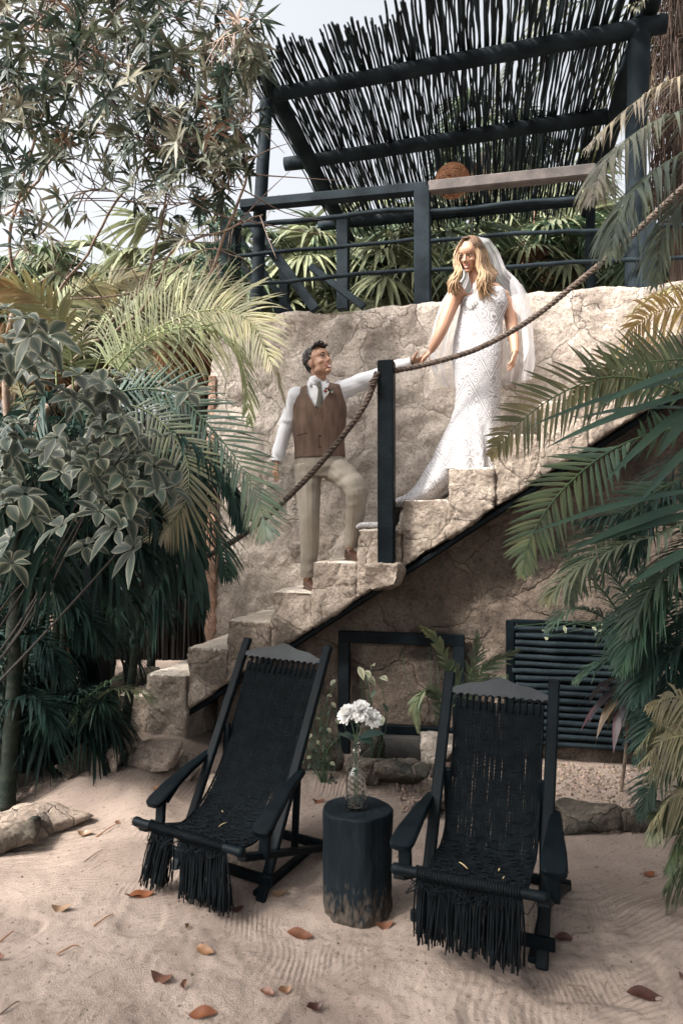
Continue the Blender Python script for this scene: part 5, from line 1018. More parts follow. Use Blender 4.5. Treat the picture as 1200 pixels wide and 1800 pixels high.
# shrubs right of the railing
for i, (x_, y_, Y_, lab) in enumerate(((1185, 440, 7.6, 'fan palm clump low behind the right end of the railing'), (1010, 440, 8.6, 'fan palm clump right of the bride below the lowest pole'))):
    c = W(x_, y_, Y_); o = empty('fan_palm', A(c[0], c[1], 2.0), lab, 'palm', 'fan palms beyond the terrace')
    for k in range(14):
        a = k*2.4; d = A(math.cos(a), math.sin(a)*.6, rnd.uniform(-.3, .8)); mb = MB(); fan_leaf(mb, c+d*.35, nrm(d), A(0, 0, 1), .5, 22, 200, .016, A(.05, .09, .055)*rnd.uniform(.7, 1.6), .4, c-A(0, 0, .3)); mb.obj('frond', LEAFP, o)
    trunk(o, [A(c[0], c[1], 0), c-A(0, 0, .2)], .07, .06, M_THATCHT)

# ---- unseen trees added behind the photographer: their canopy keeps the foreground dim
for x, y, lab, sd__ in ((-3.6, -1.6, 'added unseen shade tree behind the photographer on the left', 301), (3.4, -2.0, 'added unseen shade tree behind the photographer on the right', 302)):
    r = np.random.default_rng(sd__); o = empty('added_shade_tree', A(x, y, 0), lab, 'tree'); trunk(o, [A(x, y, 0), A(x*.95, y+.2, 2.5), A(x*.8, y+.6, 4.6)], .17, .10)
    mb = MB(); n = 9000; cl = np.stack([x*.62+r.normal(size=70)*1.7, np.minimum(y+1.6+r.normal(size=70)*1.6, 1.9), 5.2+r.uniform(-.7, .9, 70)], 1); ii = r.integers(0, 70, n); P = cl[ii]+r.normal(size=(n, 3))*A(.34, .30, .18)
    leaves(mb, P, r.normal(size=(n, 3))*A(1, 1, .4), nrm(A(0, 0, 1)+.5*r.normal(size=(n, 3))), r.uniform(.16, .28, n), .045, OVAL, .3, .2, A(.04, .07, .045)*r.uniform(.6, 1.4, (n, 1))); mb.obj('crown', LEAF, o)
    for k in range(0, 70, 5): trunk(o, [A(x*.8, y+.6, 4.4), (cl[k]+A(x*.8, y+.6, 4.4))/2+A(0, 0, .2), cl[k]], .05, .015, name='limb')
# ------------------------------------------------------------ people
import bmesh
SKIN_M = M('skin_tan', (.37, .205, .135), .5, (.43, .25, .17), 9, .15, 90)
SKIN_W = M('skin_fair', (.40, .22, .145), .5, (.46, .27, .185), 9, .15, 90)
LIP = M('lips', (.36, .10, .085), .45); TEETH = M('teeth', (.80, .77, .72), .35); EYEW = M('eye_white', (.72, .70, .68), .3); IRIS = M('iris', (.03, .018, .012), .2)
def pixof(V):
    V = np.asarray(V, float)-A(0, 0, CH); c, s = math.cos(PITCH), math.sin(PITCH); dpt = V[:, 1]*c+V[:, 2]*s; up = -V[:, 1]*s+V[:, 2]*c
    return 600+FPX*V[:, 0]/dpt, 900-FPX*up/dpt
def head(mb, C, F, U, s=1.0, male=True, hooded=False):
    F = nrm(F); U = nrm(U-F*np.dot(U, F)); R = np.cross(F, U); Mx = np.stack([R, F, U], 1); k = s
    def p(r, f, u): return C+(R*r+F*f+U*u)*k
    j = 1.0 if male else .92
    mb.add(*ell(p(0, -.018, .035), A(.074, .096, .088)*k, Mx)); mb.add(*ell(p(0, .018, -.03), A(.064*j, .074, .088)*k, Mx)); mb.add(*ell(p(0, .035, -.072), A(.050*j, .050, .042)*k, Mx))
    mb.add(*ell(p(0, .068, -.103), A(.025*j, .022, .018)*k, Mx)); mb.add(*ell(p(0, .060, .035), A(.055, .036, .045)*k, Mx))
    for q in (-1, 1):
        mb.add(*ell(p(q*.038, .058, -.030), A(.024, .024, .020)*k, Mx)); mb.add(*ell(p(q*.050*j, .01, -.075), A(.020, .034, .024)*k, Mx)); mb.add(*ell(p(q*.074, -.012, -.012), A(.010, .020, .031)*k, Mx)); mb.add(*ell(p(q*.027, .080, .020), A(.020, .012, .007)*k, Mx))
    mb.add(*loft([p(0, .080, .018), p(0, .094, -.006), p(0, .108, -.030), p(0, .098, -.040)], A(.008, .010, .014, .010)*k, A(.008, .010, .012, .008)*k, 10, side=R))
    for q in (-1, 1): mb.add(*ell(p(q*.011, .093, -.035), A(.008, .010, .007)*k, Mx))
    mb.add(*ell(p(0, .080, -.066), A(.026, .012, .013)*k, Mx))
    return p, R, F, U, Mx
def face(parent, p, R, F, U, Mx, s, hair, lash=False, smile=1.0):
    for q in (-1, 1):
        mb = MB(); c = p(q*.030, .0765, .002); mb.add(*ell(c, A(.0135, .0090, .0055)*s, Mx, 12, 8)); e = mb.obj('eye', EYEW, parent)
        mb = MB(); mb.add(*ell(c+F*.0075*s+R*.001, A(.0066, .003, .0056)*s, Mx, 10, 6)); i = mb.obj('iris', IRIS, e); 
        mb = MB(); P = [p(q*.046, .070, .006), p(q*.038, .084, .0115), p(q*.028, .088, .0115), p(q*.017, .084, .006)]; mb.tube(spl(P, 9), .0024*s if lash else .0017*s, 5); mb.obj('eyelashes', IRIS, parent)
        mb = MB(); P = [p(q*.050, .070, .022), p(q*.040, .087, .0285), p(q*.028, .0935, .0285), p(q*.014, .0955, .023)]; mb.tube(spl(P, 12), np.array([.0015]+[.0034]*10+[.002])*s*(1 if not lash else .7), 6); mb.obj('eyebrow', hair, parent)
    w_ = .027*smile
    def arc(h, f, n=13):
        x = np.linspace(-1, 1, n); return [p(a*w_, f-.014*a*a, -.068+h*(1-a*a)+.011*a*a) for a in x]
    mb = MB(); mb.tube(arc(.003, .0915), np.array([.001]+[.0028]*11+[.001])*s, 6); mb.tube(arc(-.0155, .0885), np.array([.001]+[.0044]*11+[.001])*s, 6); mb.obj('lips', LIP, parent)
    mb = MB(); a_, b_ = np.array(arc(.002, .0925)), np.array(arc(-.0140, .0905)); n = len(a_); V = np.concatenate([a_, b_]); mb.add(V, np.array([[i, i+1, n+i+1, n+i] for i in range(n-1)])); mb.obj('teeth', TEETH, parent)
def hand(mb, w0, d, n, s=1.0, curl=.5, thumb=1, spread=.10, bend=(1, 1, 1, 1)):
    """w0 wrist, d towards fingertips, n out of the back of the hand, thumb side sign"""
    d = nrm(d); n = nrm(n-d*np.dot(n, d)); sd = np.cross(d, n)*thumb
    mb.add(*loft([w0-d*.02*s, w0+d*.01*s, w0+d*.045*s, w0+d*.088*s], A(.024, .026, .036, .038)*s, A(.019, .017, .014, .011)*s, 12, side=sd))
    for k, (o, L_) in enumerate(((.029, .068), (.0095, .077), (-.0105, .071), (-.029, .056))):
        b = w0+d*(.082-.004*abs(k-1))*s+sd*o*s; dr = nrm(d+sd*(o/.03)*spread); P = [b-dr*.02*s, b]; c = curl*bend[k]
        for g, f in ((.44, .5), (.31, 1.3), (.25, 1.9)):
            a = c*f*.9; P.append(P[-1]+(dr*math.cos(a)-n*math.sin(a))*L_*g*s)
        mb.add(*loft(spl(P, 12), np.linspace(.0086, .0066, 12)*s, np.linspace(.0086, .0062, 12)*s, 8))
    b = w0+d*.022*s+sd*.022*s; td = nrm(d*.75+sd*.62-n*.30); P = [b-td*.01, b+td*.03*s, b+td*.055*s-n*.004, b+td*.078*s-n*.012*s+d*.006]; mb.add(*loft(spl(P, 10), np.array([.013]*3+list(np.linspace(.012, .008, 7)))*s, np.array([.012]*3+list(np.linspace(.011, .0075, 7)))*s, 8))
def cut(o, fn):
    """open a garment: remove faces where fn(px, py, centre, normal) is true"""
    bm = bmesh.new(); bm.from_mesh(o.data); fs = list(bm.faces); C = np.array([f.calc_center_median() for f in fs]); Nn = np.array([f.normal for f in fs]); x, y = pixof(C); m = fn(x, y, C, Nn)
    bmesh.ops.delete(bm, geom=[f for f, k in zip(fs, m) if k], context='FACES'); bm.to_mesh(o.data); bm.free()
def inpoly(x, y, poly):
    r = np.zeros(len(x), bool); n = len(poly)
    for i in range(n):
        x0, y0 = poly[i]; x1, y1 = poly[(i+1) % n]; c = ((y0 > y) != (y1 > y)) & (x < (x1-x0)*(y-y0)/((y1-y0) or 1e-9)+x0); r ^= c
    return r
# ======== the groom
YG = 5.42
def g_(x, y, dy=0.): return W(x, y, YG+dy)
HS = UU
gr = MB(); GC = g_(560, 637, -.02); GF = nrm(A(.70, -.72, .32)); GU = nrm(A(-.12, .0, 1))
p, R, F_, U_, Mx = head(gr, GC, GF, GU, 1.04, True)
gr.add(*loft([p(0, -.035, -.03), p(0, -.035, -.10), g_(555, 674, .01), g_(556, 690, .01)], A(.052, .055, .060, .075), A(.058, .058, .06, .07), 16))
TOR = [(556, 676, .085, .07), (557, 684, .172, .088), (559, 697, .204, .115), (560, 720, .205, .130), (560, 750, .196, .126), (561, 780, .185, .12), (562, 805, .185, .125), (562, 825, .175, .125)]
def torso(mb, e, i0=0, i1=None, noise_=0):
    q = TOR[i0:i1]; Pq = spl([g_(x, y) for x, y, a, b in q], 24); t = np.linspace(0, len(q)-1, 24); mb.add(*loft(Pq, np.interp(t, range(len(q)), [a for *_, a, b in q])+e, np.interp(t, range(len(q)), [b for *_, b in q])+e, 28, side=HS))
torso(gr, -.015)
armL = [g_(524, 692, .0), g_(506, 740, .03), g_(494, 780, -.0), g_(486, 812, -.03)]; rL = [.066, .058, .050, .042]
armR = [g_(590, 690, .0), g_(618, 679, .0), g_(655, 664, -.03), g_(690, 648, -.07), g_(722, 637, -.11)]; rR = [.070, .068, .058, .048, .038]
def limb(mb, P, r, e, n=22): mb.add(*loft(spl(P, n), np.interp(np.linspace(0, 1, n), np.linspace(0, 1, len(r)), r)+e, np.interp(np.linspace(0, 1, n), np.linspace(0, 1, len(r)), r)+e, 14))
limb(gr, armL, rL, -.014); limb(gr, armR, rR, -.014)
legA = [g_(541, 818, .01), g_(542, 860, .0), g_(543, 905, -.03), g_(544, 960, .0), g_(541, 1012, .0), g_(541, 1024, 0)]; rA = [.100, .092, .074, .064, .046, .044]
legB = [g_(584, 822, .0), g_(606, 838, -.10), g_(624, 858, -.19), g_(626, 880, -.18), g_(623, 915, -.10), g_(617, 955, -.04), g_(616, 966, -.03)]; rB = [.102, .094, .080, .072, .064, .047, .044]
limb(gr, legA, rA, -.018); limb(gr, legB, rB, -.018)
hand(gr, g_(486, 812, -.03), g_(482, 850, -.06)-g_(486, 812, -.03), A(-.8, -.5, .1), 1.0, .42, 1)
hand(gr, g_(722, 637, -.11), g_(745, 631, -.16)-g_(722, 637, -.11), A(.1, -.35, -1), 1.0, .62, -1)
body = link('person', remesh(gr, .0036, 2), SKIN_M)
tag(body, 'dark-haired man in brown waistcoat and beige trousers reaching up from the lower steps', 'person')
face(body, p, R, F_, U_, Mx, 1.04, IRIS, False, 1.12)
# hair
hb = MB(); hb.add(*ell(p(0, -.034, .052), A(.080, .092, .082)*1.03, Mx, 20, 14)); hb.add(*ell(p(0, -.062, .0), A(.066, .052, .07), Mx))
for q in range(46):
    a, b_ = rnd.uniform(-1, 1), rnd.uniform(-.6, 1); c = p(a*.052, .050*b_, .116+.008*b_-.03*a*a); hb.add(*loft(spl([c, c+R*.012*rnd.uniform(-1, 1)+F_*.025+U_*.012, c+R*.02*rnd.uniform(-1, 1)+F_*.045-U_*.002], 7), np.linspace(.011, .004, 7), np.linspace(.011, .004, 7), 7))
def hd(co, no): return co+no*(.004*np.sin(fbm(co, 18, 2, 3)*14)+.003*fbm(co, 70, 2, 4))[:, None]
hme = remesh(hb, .0045, 1, hd); HAIR = M('dark_hair', (.010, .008, .007), .38, (.028, .020, .016), 40, .5, 160); ho = link('hair', hme, HAIR, body)
def hcut(x, y, C_, N_): q = C_-GC; f, u = q@F_, q@U_; return ((f > .045) & (u < .082)) | ((u < .0) & (f > -.035)) | (u < -.075)
cut(ho, hcut)
SHIRT = M('white_shirt', (.60, .61, .64), .75, bump=.15, bs=14, bdist=.02)
def wr(amp, sc, s): return lambda co, no: co+no*(amp*np.sin(3.5*fbm(co*A(1, 1, 1), sc, 2, s)+co@A(20, 6, 34)))[:, None]
sb = MB(); torso(sb, -.004); limb(sb, armL, rL, .004); limb(sb, armR, rR, .004); sb.add(*loft([p(0, -.04, -.115), g_(555, 674, .01), g_(556, 685, .01)], A(.050, .056, .08), A(.056, .062, .08), 20)); sb.add(*ell(g_(522, 696), (.07, .075, .075))); sb.add(*ell(g_(595, 692), (.075, .075, .075)))
so_ = link('shirt', remesh(sb, .0045, 2, wr(.0045, 7, 3)), SHIRT, body)
# collar and cuffs
col_ = MB()
for sg, pts in ((-1, ((542, 666), (544, 680), (554, 682), (558, 674))), (1, ((575, 667), (575, 680), (567, 681), (563, 674)))):
    V = []
    for d_ in (-.075, -.084): V += [W(x, y, YG+d_+ (.03 if i in (0,) else 0)) for i, (x, y) in enumerate(pts)]
    F = [[0, 1, 2, 3], [4, 7, 6, 5], [0, 4, 5, 1], [1, 5, 6, 2], [2, 6, 7, 3], [3, 7, 4, 0]]; col_.add(V, np.array(F))
cb = MB(); a_ = np.linspace(0, 2*math.pi, 30, endpoint=False); cc = g_(557, 668, -.01)
col_.add(*loft([g_(557, 676, -.01), g_(556, 670, -.01), g_(556, 665, -.005)], A(.058, .056, .055), A(.058, .056, .055), 26, side=HS)); colo = col_.obj('collar', SHIRT, so_)
cf = MB(); cf.add(*loft(spl([armL[3]+(armL[2]-armL[3])*f for f in (.42, .2, 0)], 6), .043, .043, 16)); cf.obj('cuff', SHIRT, so_); cf = MB(); cf.add(*loft(spl([armR[4]+(armR[3]-armR[4])*f for f in (.30, .15, 0.0)], 6), .040, .040, 16)); cf.obj('cuff', SHIRT, so_)
VEST = M('brown_waistcoat', (.085, .052, .036), .9, (.135, .086, .062), 30, .6, 260, stretch=(1, 1, .25))
vb = MB(); torso(vb, .013, 0, 7)
vo = link('waistcoat', remesh(vb, .0045, 3, lambda co, no: co+no*(.004*fbm(co, 6, 3, 5))[:, None]), VEST, body)
VN = [(536, 640), (540, 690), (549, 707), (557, 720), (566, 708), (577, 690), (580, 640)]
cut(vo, lambda x, y, C_, N_: ((y < 716) & ((x < 513+(716-y)*.22) | (x > 609-(716-y)*.30))) | (y < 664) | (inpoly(x, y, VN) & (C_[:, 1] < YG+.02)) | ((y > 803+.25*np.abs(x-552)*0) & inpoly(x, y, [(548, 812), (560, 799), (575, 806), (600, 806), (620, 800), (620, 840), (500, 840), (500, 806)])))
vt = MB(); pl = spl([g_(558, 718, -.139), g_(560, 760, -.137), g_(560, 800, -.137)], 10); vt.tube(pl, .0022, 4); vt.obj('placket', CORD, vo)
for y in (724, 745, 766, 786): mb = MB(); mb.add(*ell(g_(563, y, -.137), (.009, .004, .009), None, 10, 6)); mb.obj('button', CORD, vo)
mb = MB(); mb.tube(spl([g_(521, 766, -.125), g_(540, 761, -.134)], 5), .0022, 4); mb.obj('pocket', CORD, vo); mb = MB(); mb.tube([g_(583, 698, -.123), g_(596, 696, -.105)], .002, 4); mb.obj('pocket', CORD, vo)
TIE = M('olive_tie', (.055, .052, .04), .7, (.085, .08, .06), 60, .3, 200)
tb = MB(); tb.add(*loft(spl([g_(560, 672, -.105), g_(561, 679, -.122), g_(562, 684, -.125), g_(562, 700, -.138), g_(559, 718, -.140)], 16), np.interp(np.linspace(0, 4, 16), range(5), [.016, .018, .012, .022, .024]), .006, 12, side=HS)); tb.obj('tie', TIE, body)
bo = MB(); q = g_(577, 687, -.15)
for k in range(9): bo.add(*ell(q+A(*rng.normal(size=3))*A(.012, .005, .014), .009*rng.uniform(.6, 1.2), None, 8, 6), col=[(.20, .012, .018), (.7, .66, .62), (.05, .012, .015)][k % 3])
leaves(bo, np.repeat([q], 9, 0), nrm(rng.normal(size=(9, 3))*A(1, .3, 1)), A(0, -1, .1), .04, .008, OVAL, .1, .1, A(.03, .06, .035)); leaves(bo, np.repeat([q], 5, 0), A(-.3, -.2, -1)+rng.normal(size=(5, 3))*.3, A(0, -1, .1), .04, .005, OVAL, .1, .1, A(.6, .55, .5)); tag(bo.obj('boutonniere', M('floral', rough=.7, attr=True), body), 'small red and white buttonhole flower')
TR_ = M('beige_trousers', (.26, .23, .19), .85, (.31, .275, .23), 12, .12, 40)
tb = MB(); limb(tb, legA[:5]+[g_(541, 1008)], rA[:5]+[.050], .006, 30); limb(tb, legB[:6]+[g_(617, 950, -.04)], rB[:6]+[.05], .006, 30); q = TOR[6:]; tb.add(*loft([g_(561, 792), g_(562, 806), g_(562, 822), g_(561, 838)], A(.185, .188, .185, .14), A(.125, .128, .13, .11), 24, side=HS))
def trw(co, no):
    x, y = pixof(co); k = np.exp(-((x-600)/40)**2-((y-835)/26)**2)+.8*np.exp(-((x-542)/20)**2-((y-1000)/22)**2)+.5*np.exp(-((x-545)/30)**2-((y-845)/20)**2)+.4*np.exp(-((x-622)/20)**2-((y-885)/16)**2)
    return co+no*(.0045*k*np.sin((x*.35+y*.9)*.33+2*fbm(co, 6, 2, 3))+.003*fbm(co, 8, 3, 2))[:, None]
link('trousers', remesh(tb, .0048, 3, trw), TR_, body)
SHOE = M('brown_leather', (.055, .026, .018), .35, (.09, .045, .03), 12, .2, 60)
for c, d in ((g_(543, 1024, -.0), A(.35, -.94, 0)), (g_(617, 972, -.04), A(.45, -.9, 0))):
    z = [t for t in TREAD if t[0]-.02 <= UV(c)[0] <= t[1]+.02]; z = z[0][2] if z else c[2]-.03
    d = nrm(d); s_ = A(-d[1], d[0], 0); b = A(c[0], c[1], z+.038); mb = MB(); mb.add(*loft(spl([b-d*.075, b-d*.04, b+d*.03, b+d*.10-A(0, 0, .006), b+d*.165-A(0, 0, .014), b+d*.185-A(0, 0, .018)], 18), np.interp(np.linspace(0, 5, 18), range(6), [.022, .035, .038, .046, .036, .012]), np.interp(np.linspace(0, 5, 18), range(6), [.03, .038, .038, .030, .022, .010]), 14, side=s_)); mb.add(*ell(b+A(0, 0, .03)-d*.03, (.036, .04, .035)))
    mb.add(*boxg(b+d*.05-A(0, 0, .033), (.07, .23, .010), np.stack([s_, d, A(0, 0, 1)], 1), .003)); link('shoe', remesh(mb, .004, 1), SHOE, body)
mb = MB(); c = armR[4]+(armR[3]-armR[4])*-.08; ax = nrm(armR[4]-armR[3]); s_ = nrm(np.cross(ax, A(0, 0, 1))); q = np.cross(s_, ax); mb.tube([c+(s_*math.cos(a)+q*math.sin(a))*.031 for a in np.linspace(0, 6.28, 24)], .006, 6); mb.obj('bracelet', SHOE, body)
# ======== the bride
YB = 5.15
def b_p(x, y, dy=0.): return W(x, y, YB+dy)
bd = MB(); BC = b_p(826, 448, -.03); BF = nrm(A(-.58, -.74, -.40)); BU = nrm(A(-.10, -.25, 1))
p2, R2, F2_, U2, M2 = head(bd, BC, BF, BU, .98, False)
bd.add(*loft([p2(0, -.035, -.04), b_p(834, 484, .01), b_p(840, 500, .02), b_p(845, 512, .02)], A(.046, .046, .052, .09), A(.05, .05, .052, .07), 16, side=HS))
bd.add(*loft(spl([b_p(843, 505, .02), b_p(846, 512, .02), b_p(847, 522, .02), b_p(848, 545, .01), b_p(845, 575), b_p(840, 610), b_p(840, 640)], 20), np.interp(np.linspace(0, 6, 20), range(7), [.06, .14, .150, .12, .12, .13, .13]), np.interp(np.linspace(0, 6, 20), range(7), [.05, .075, .085, .085, .08, .09, .09]), 24, side=HS))
aL = [b_p(812, 514, .02), b_p(798, 524, .0), b_p(786, 552, -.04), b_p(776, 578, -.07), b_p(766, 600, -.06), b_p(758, 616, -.02)]; raL = [.050, .056, .052, .046, .036, .026]
aR = [b_p(872, 520, .02), b_p(886, 529, .02), b_p(896, 552, .02), b_p(900, 582, .0), b_p(904, 603, -.04), b_p(905, 620, -.07)]; raR = [.048, .053, .050, .043, .034, .026]
limb(bd, aL, raL, 0); limb(bd, aR, raR, 0); bd.add(*ell(b_p(800, 516, .02), (.055, .058, .055))); bd.add(*ell(b_p(883, 521, .02), (.050, .054, .05)))
hand(bd, b_p(758, 617, -.02), b_p(741, 631, .03)-b_p(758, 617, -.02), A(-.3, -.5, .8), .92, .62, 1); hand(bd, b_p(905, 620, -.07), b_p(899, 646, -.09)-b_p(905, 620, -.07), A(.85, -.5, .1), .92, .55, -1)
for sg, xx in ((-1, 826), (1, 848)): limb(bd, [b_p(xx, 640), b_p(xx, 730, -.02), b_p(xx, 820, .0)], [.09, .06, .04], 0)
bride = link('person', remesh(bd, .0036, 2), SKIN_W)
tag(bride, 'woman with long wavy blonde hair, white lace gown and veil standing high on the stairs', 'person')
EBROW = M('brown_brow', (.13, .075, .045), .7); face(bride, p2, R2, F2_, U2, M2, .98, EBROW, True, 1.0)
# dress
LACE = bpy.data.materials.new('white_lace'); LACE.use_nodes = True; t = LACE.node_tree; N = t.nodes; L = t.links; b_ = N['Principled BSDF']; b_.inputs['Roughness'].default_value = .85; b_.inputs['Specular IOR Level'].default_value = .2
tc = N.new('ShaderNodeTexCoord'); vo_ = N.new('ShaderNodeTexVoronoi'); vo_.inputs['Scale'].default_value = 15; vo_.inputs['Randomness'].default_value = .45; L.new(tc.outputs['Object'], vo_.inputs[0])
def mth(op, a, b=None, c=None):
    n = N.new('ShaderNodeMath'); n.operation = op
    for i, v in enumerate((a, b, c)):
        if v is None: continue
        if isinstance(v, (int, float)): n.inputs[i].default_value = v
        else: L.new(v, n.inputs[i])
    return n.outputs[0]
ring = mth('SINE', mth('MULTIPLY', vo_.outputs['Distance'], 36.)); vo2 = N.new('ShaderNodeTexVoronoi'); vo2.inputs['Scale'].default_value = 75; L.new(tc.outputs['Object'], vo2.inputs[0])
sp_n = N.new('ShaderNodeSeparateXYZ'); L.new(tc.outputs['Object'], sp_n.inputs[0]); sx, sz = sp_n.outputs[0], sp_n.outputs[2]
# zig-zag insertion bands
tri = mth('ABSOLUTE', mth('SUBTRACT', mth('FRACT', mth('MULTIPLY', mth('ADD', sx, .07), 3.1)), .5)); zz_ = mth('FRACT', mth('MULTIPLY', mth('ADD', sz, mth('MULTIPLY', tri, -.62)), 3.3))
band = mth('LESS_THAN', zz_, .16); line = mth('LESS_THAN', mth('ABSOLUTE', mth('SUBTRACT', zz_, .08)), .035)
pat = mth('ADD', mth('MULTIPLY', ring, .5), .5); hole = mth('LESS_THAN', vo2.outputs['Distance'], .22)
mixv = mth('MULTIPLY', mth('ADD', mth('MULTIPLY', mth('LESS_THAN', pat, .33), .55), mth('MULTIPLY', hole, .42)), mth('SUBTRACT', 1., band)); mixb = mth('ADD', mixv, mth('MULTIPLY', mth('SUBTRACT', band, line), .62))
mxn = N.new('ShaderNodeMixRGB'); mxn.inputs[1].default_value = (.50, .50, .52, 1); mxn.inputs[2].default_value = (.13, .10, .085, 1); L.new(mixb, mxn.inputs[0]); L.new(mxn.outputs[0], b_.inputs['Base Color'])
bpn = N.new('ShaderNodeBump'); bpn.inputs['Strength'].default_value = .6; bpn.inputs['Distance'].default_value = .006; L.new(mth('SUBTRACT', 1., mixb), bpn.inputs['Height']); L.new(bpn.outputs[0], b_.inputs['Normal'])
DR = [(506, 832, 862, .065), (513, 822, 872, .085), (522, 811, 890, .108), (533, 807, 892, .125), (548, 808, 886, .118), (573, 802, 882, .11), (598, 796, 883, .12), (629, 794, 883, .14), (660, 798, 880, .14), (691, 801, 878, .135), (722, 798, 878, .135), (753, 788, 878, .15), (785, 774, 876, .17), (812, 762, 874, .19), (832, 758, 873, .20)]
db = MB(); n = 60; t_ = np.linspace(0, len(DR)-1, n); ys, xl, xr, bb = [np.interp(t_, range(len(DR)), [r[i] for r in DR]) for i in range(4)]
P = np.array([b_p((a+b)/2, y, .01) for y, a, b in zip(ys, xl, xr)]); hwid = (xr-xl)/2*YB/1250; db.add(*loft(P, hwid, bb, 36, side=HS))
for x, y in ((832, 536), (863, 537)): db.add(*ell(b_p(x, y, -.048), (.064, .056, .064)))
db.add(*ell(b_p(838, 505, -.045), (.035, .02, .045)));
TP = [(818, 770, .20, .12), (798, 805, .22, .12), (776, 840, .25, .13), (750, 868, .26, .10), (726, 882, .26, .066), (708, 885, .26, .034), (697, 888, .27, .026), (690, 902, .27, .026), (688, 918, .27, .022), (672, 923, .25, .017), (646, 923, .24, .017), (638, 927, .22, .014)]
Pt = spl([PL(x, y, .33) for x, y, a, b in TP], 60); tt = np.linspace(0, len(TP)-1, 60); db.add(*loft(Pt, np.interp(tt, range(len(TP)), [q[2] for q in TP]), np.interp(tt, range(len(TP)), [q[3] for q in TP]), 28, side=VV))
def dw(co, no):
    x, y = pixof(co); k = np.clip((y-700)/130, 0, 1); an = np.arctan2(co[:, 0]-BC[0], -(co[:, 1]-YB-.0))
    return co+no*(.010*k*np.sin(an*11+fbm(co, 3, 2, 4)*2)+.006*k*fbm(co, 9, 3, 6)+.0015*fbm(co, 60, 2, 1))[:, None]
dro = link('lace_gown', remesh(db, .006, 5, dw), LACE, bride)
cut(dro, lambda x, y, C_, N_: inpoly(x, y, [(846, 495), (853, 523), (866, 500)]) & (C_[:, 1] < YB))
# hair: wavy locks from the crown
HB = MB()
cap = MB(); cap.add(*ell(p2(0, -.030, .050), A(.082, .092, .082), M2, 20, 14)); cap.add(*ell(p2(0, -.06, -.02), A(.072, .055, .08), M2))
BL_ = M('blonde_hair', rough=.42, attr=True, bump=.4, bs=220, spec=.4)
co_h = remesh(cap, .005, 1, lambda co, no: co+no*(.002*np.sin(fbm(co, 30, 2, 3)*12))[:, None]); at = co_h.color_attributes.new('col', 'FLOAT_COLOR', 'POINT'); at.data.foreach_set('color', np.tile(A(.15, .095, .06, 1), len(co_h.vertices)).astype(np.float32))
cp = link('hair_cap', co_h, BL_, bride); cut(cp, lambda x, y, C_, N_: (((C_-BC)@F2_ > .05) & ((C_-BC)@U2 < .085)) | (((C_-BC)@U2 < .0) & ((C_-BC)@F2_ > -.01)))
for k in range(430):
    sg = -1 if rnd.random() < .36 else 1; v = rnd.random(); back = rnd.random()
    r0 = p2(sg*(-.0)+rnd.uniform(-.01, .01), .055-.12*back, .125-.02*back*back)
    if sg < 0:   # image left side
        m1 = p2(-.0, 0, 0)*0+b_p(807-rnd.uniform(0, 9)+back*6, rnd.uniform(446, 456), -.06+.10*back); m2 = b_p(rnd.uniform(797, 808), 478, -.10+.12*back); e = b_p(rnd.uniform(786, 812), rnd.uniform(498, 520), -.13+.13*back)
    else:
        m1 = b_p(836+rnd.uniform(0, 22)*(.4+back*.6), rnd.uniform(444, 458), -.10+.16*back); m2 = b_p(840+rnd.uniform(0, 32)*(.3+.7*back), 482, -.13+.17*back); e = b_p(rnd.uniform(838, 872), rnd.uniform(500, 532), -.15+.17*back)
    P = spl([r0, p2(sg*.045*0, .03-.08*back, .118)*.4+r0*.3+m1*.3+A(0, 0, .03), m1, m2, e], 34); tq = np.linspace(0, 1, 34); am = .023*np.clip(tq-.42, 0, 1)*1.6; ph = rnd.choice((0, .5))+rnd.uniform(-.7, .7)
    P = P+A(1, .2, 0)*(am*np.sin(tq*19+ph))[:, None]+A(0, 1, 0)*(am*.8*np.cos(tq*19+ph))[:, None]
    q = rnd.random(); c0 = A(.09, .058, .038); c1 = A(.36, .235, .135)*(.6+.6*q); cc = c0+(c1-c0)*np.clip(tq*2.2-.35, 0, 1)[:, None]
    V, F, T = loft(P, np.interp(tq, [0, .1, .5, .9, 1], [.003, .007, .008, .006, .0015])*rnd.uniform(.6, 1.15), np.interp(tq, [0, .1, .5, .9, 1], [.003, .005, .0055, .0045, .0015]), 6)
    HB.add(V, F, T, np.concatenate([np.repeat(cc, 6, 0), cc[:1], cc[-1:]]))
HB.obj('hair', BL_, bride)
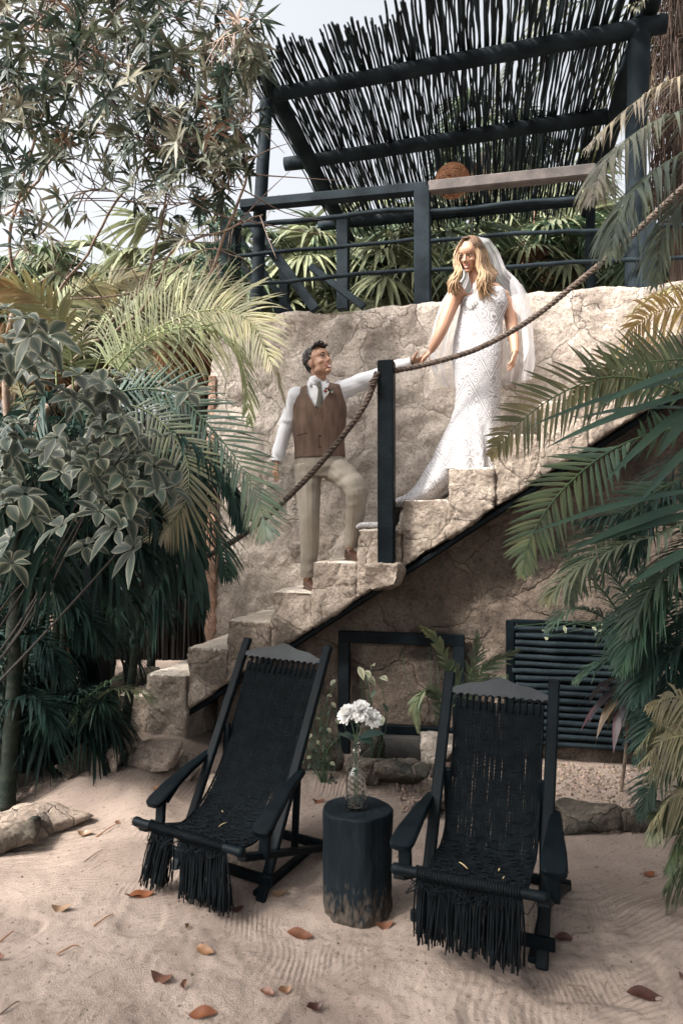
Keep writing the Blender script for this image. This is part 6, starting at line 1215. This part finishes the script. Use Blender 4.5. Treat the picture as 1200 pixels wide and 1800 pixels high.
# veil
VEIL = bpy.data.materials.new('tulle'); VEIL.use_nodes = True; t = VEIL.node_tree; N = t.nodes; L = t.links; N.remove(N['Principled BSDF'])
d1 = N.new('ShaderNodeBsdfDiffuse'); d1.inputs[0].default_value = (.9, .9, .93, 1); d2 = N.new('ShaderNodeBsdfTranslucent'); d2.inputs[0].default_value = (.9, .9, .93, 1); d3 = N.new('ShaderNodeBsdfTransparent'); m1 = N.new('ShaderNodeMixShader'); m1.inputs[0].default_value = .5; m2 = N.new('ShaderNodeMixShader')
L.new(d1.outputs[0], m1.inputs[1]); L.new(d2.outputs[0], m1.inputs[2]); lw_ = N.new('ShaderNodeLayerWeight'); lw_.inputs[0].default_value = .35; mr = N.new('ShaderNodeMapRange'); mr.inputs[3].default_value = .30; mr.inputs[4].default_value = .75; L.new(lw_.outputs['Facing'], mr.inputs[0]); L.new(mr.outputs[0], m2.inputs[0]); L.new(d3.outputs[0], m2.inputs[1]); L.new(m1.outputs[0], m2.inputs[2]); L.new(m2.outputs[0], N['Material Output'].inputs[0])
VR = [(416, 834, .02, .03, -90, 100), (422, 838, .085, .09, -70, 108), (447, 845, .125, .13, -55, 112), (480, 851, .15, .17, -75, 125), (505, 854, .24, .21, -90, 142), (530, 852, .29, .24, -92, 146), (560, 848, .32, .26, -94, 142), (600, 844, .345, .27, -96, 128), (636, 843, .36, .27, -92, 122), (668, 846, .32, .28, -60, 112)]
nr, nc = 60, 90; tq = np.linspace(0, len(VR)-1, nr); cols = [np.interp(tq, range(len(VR)), [r[i] for r in VR]) for i in range(6)]; V = []
for y, xc, hw, hd_, a0, a1 in zip(*cols):
    c = b_p(xc, y, .03); a = np.radians(np.linspace(a0, a1, nc)); f = 1+.07*np.sin(a*13+y*.006)*min(1, hw/.2)+.04*np.sin(a*29+1)*min(1, hw/.2)
    V.append(np.stack([c[0]+hw*np.sin(a)*f, c[1]+hd_*np.cos(a)*f, np.full(nc, c[2])-.02*np.sin(a*5)*hw], 1))
V = np.concatenate(V); i = np.arange(nr-1)[:, None]*nc; j = np.arange(nc-1)[None]; F = np.stack([i+j, i+j+1, i+nc+j+1, i+nc+j], -1).reshape(-1, 4)
mb = MB(); mb.add(V, F); mb.obj('veil', VEIL, bride)
mb = MB()
for k in range(26):
    a = k/25; c = b_p(818+a*30, 424+a*a*22, -.04+.05*a); mb.add(*ell(c+A(*rng.normal(size=3))*.004, rng.uniform(.004, .008), None, 7, 5))
tag(mb.obj('hair_comb', M('pearl', (.8, .78, .74), .35), bride), 'white beaded comb holding the veil')
# tattoo-like faint marks are left as skin
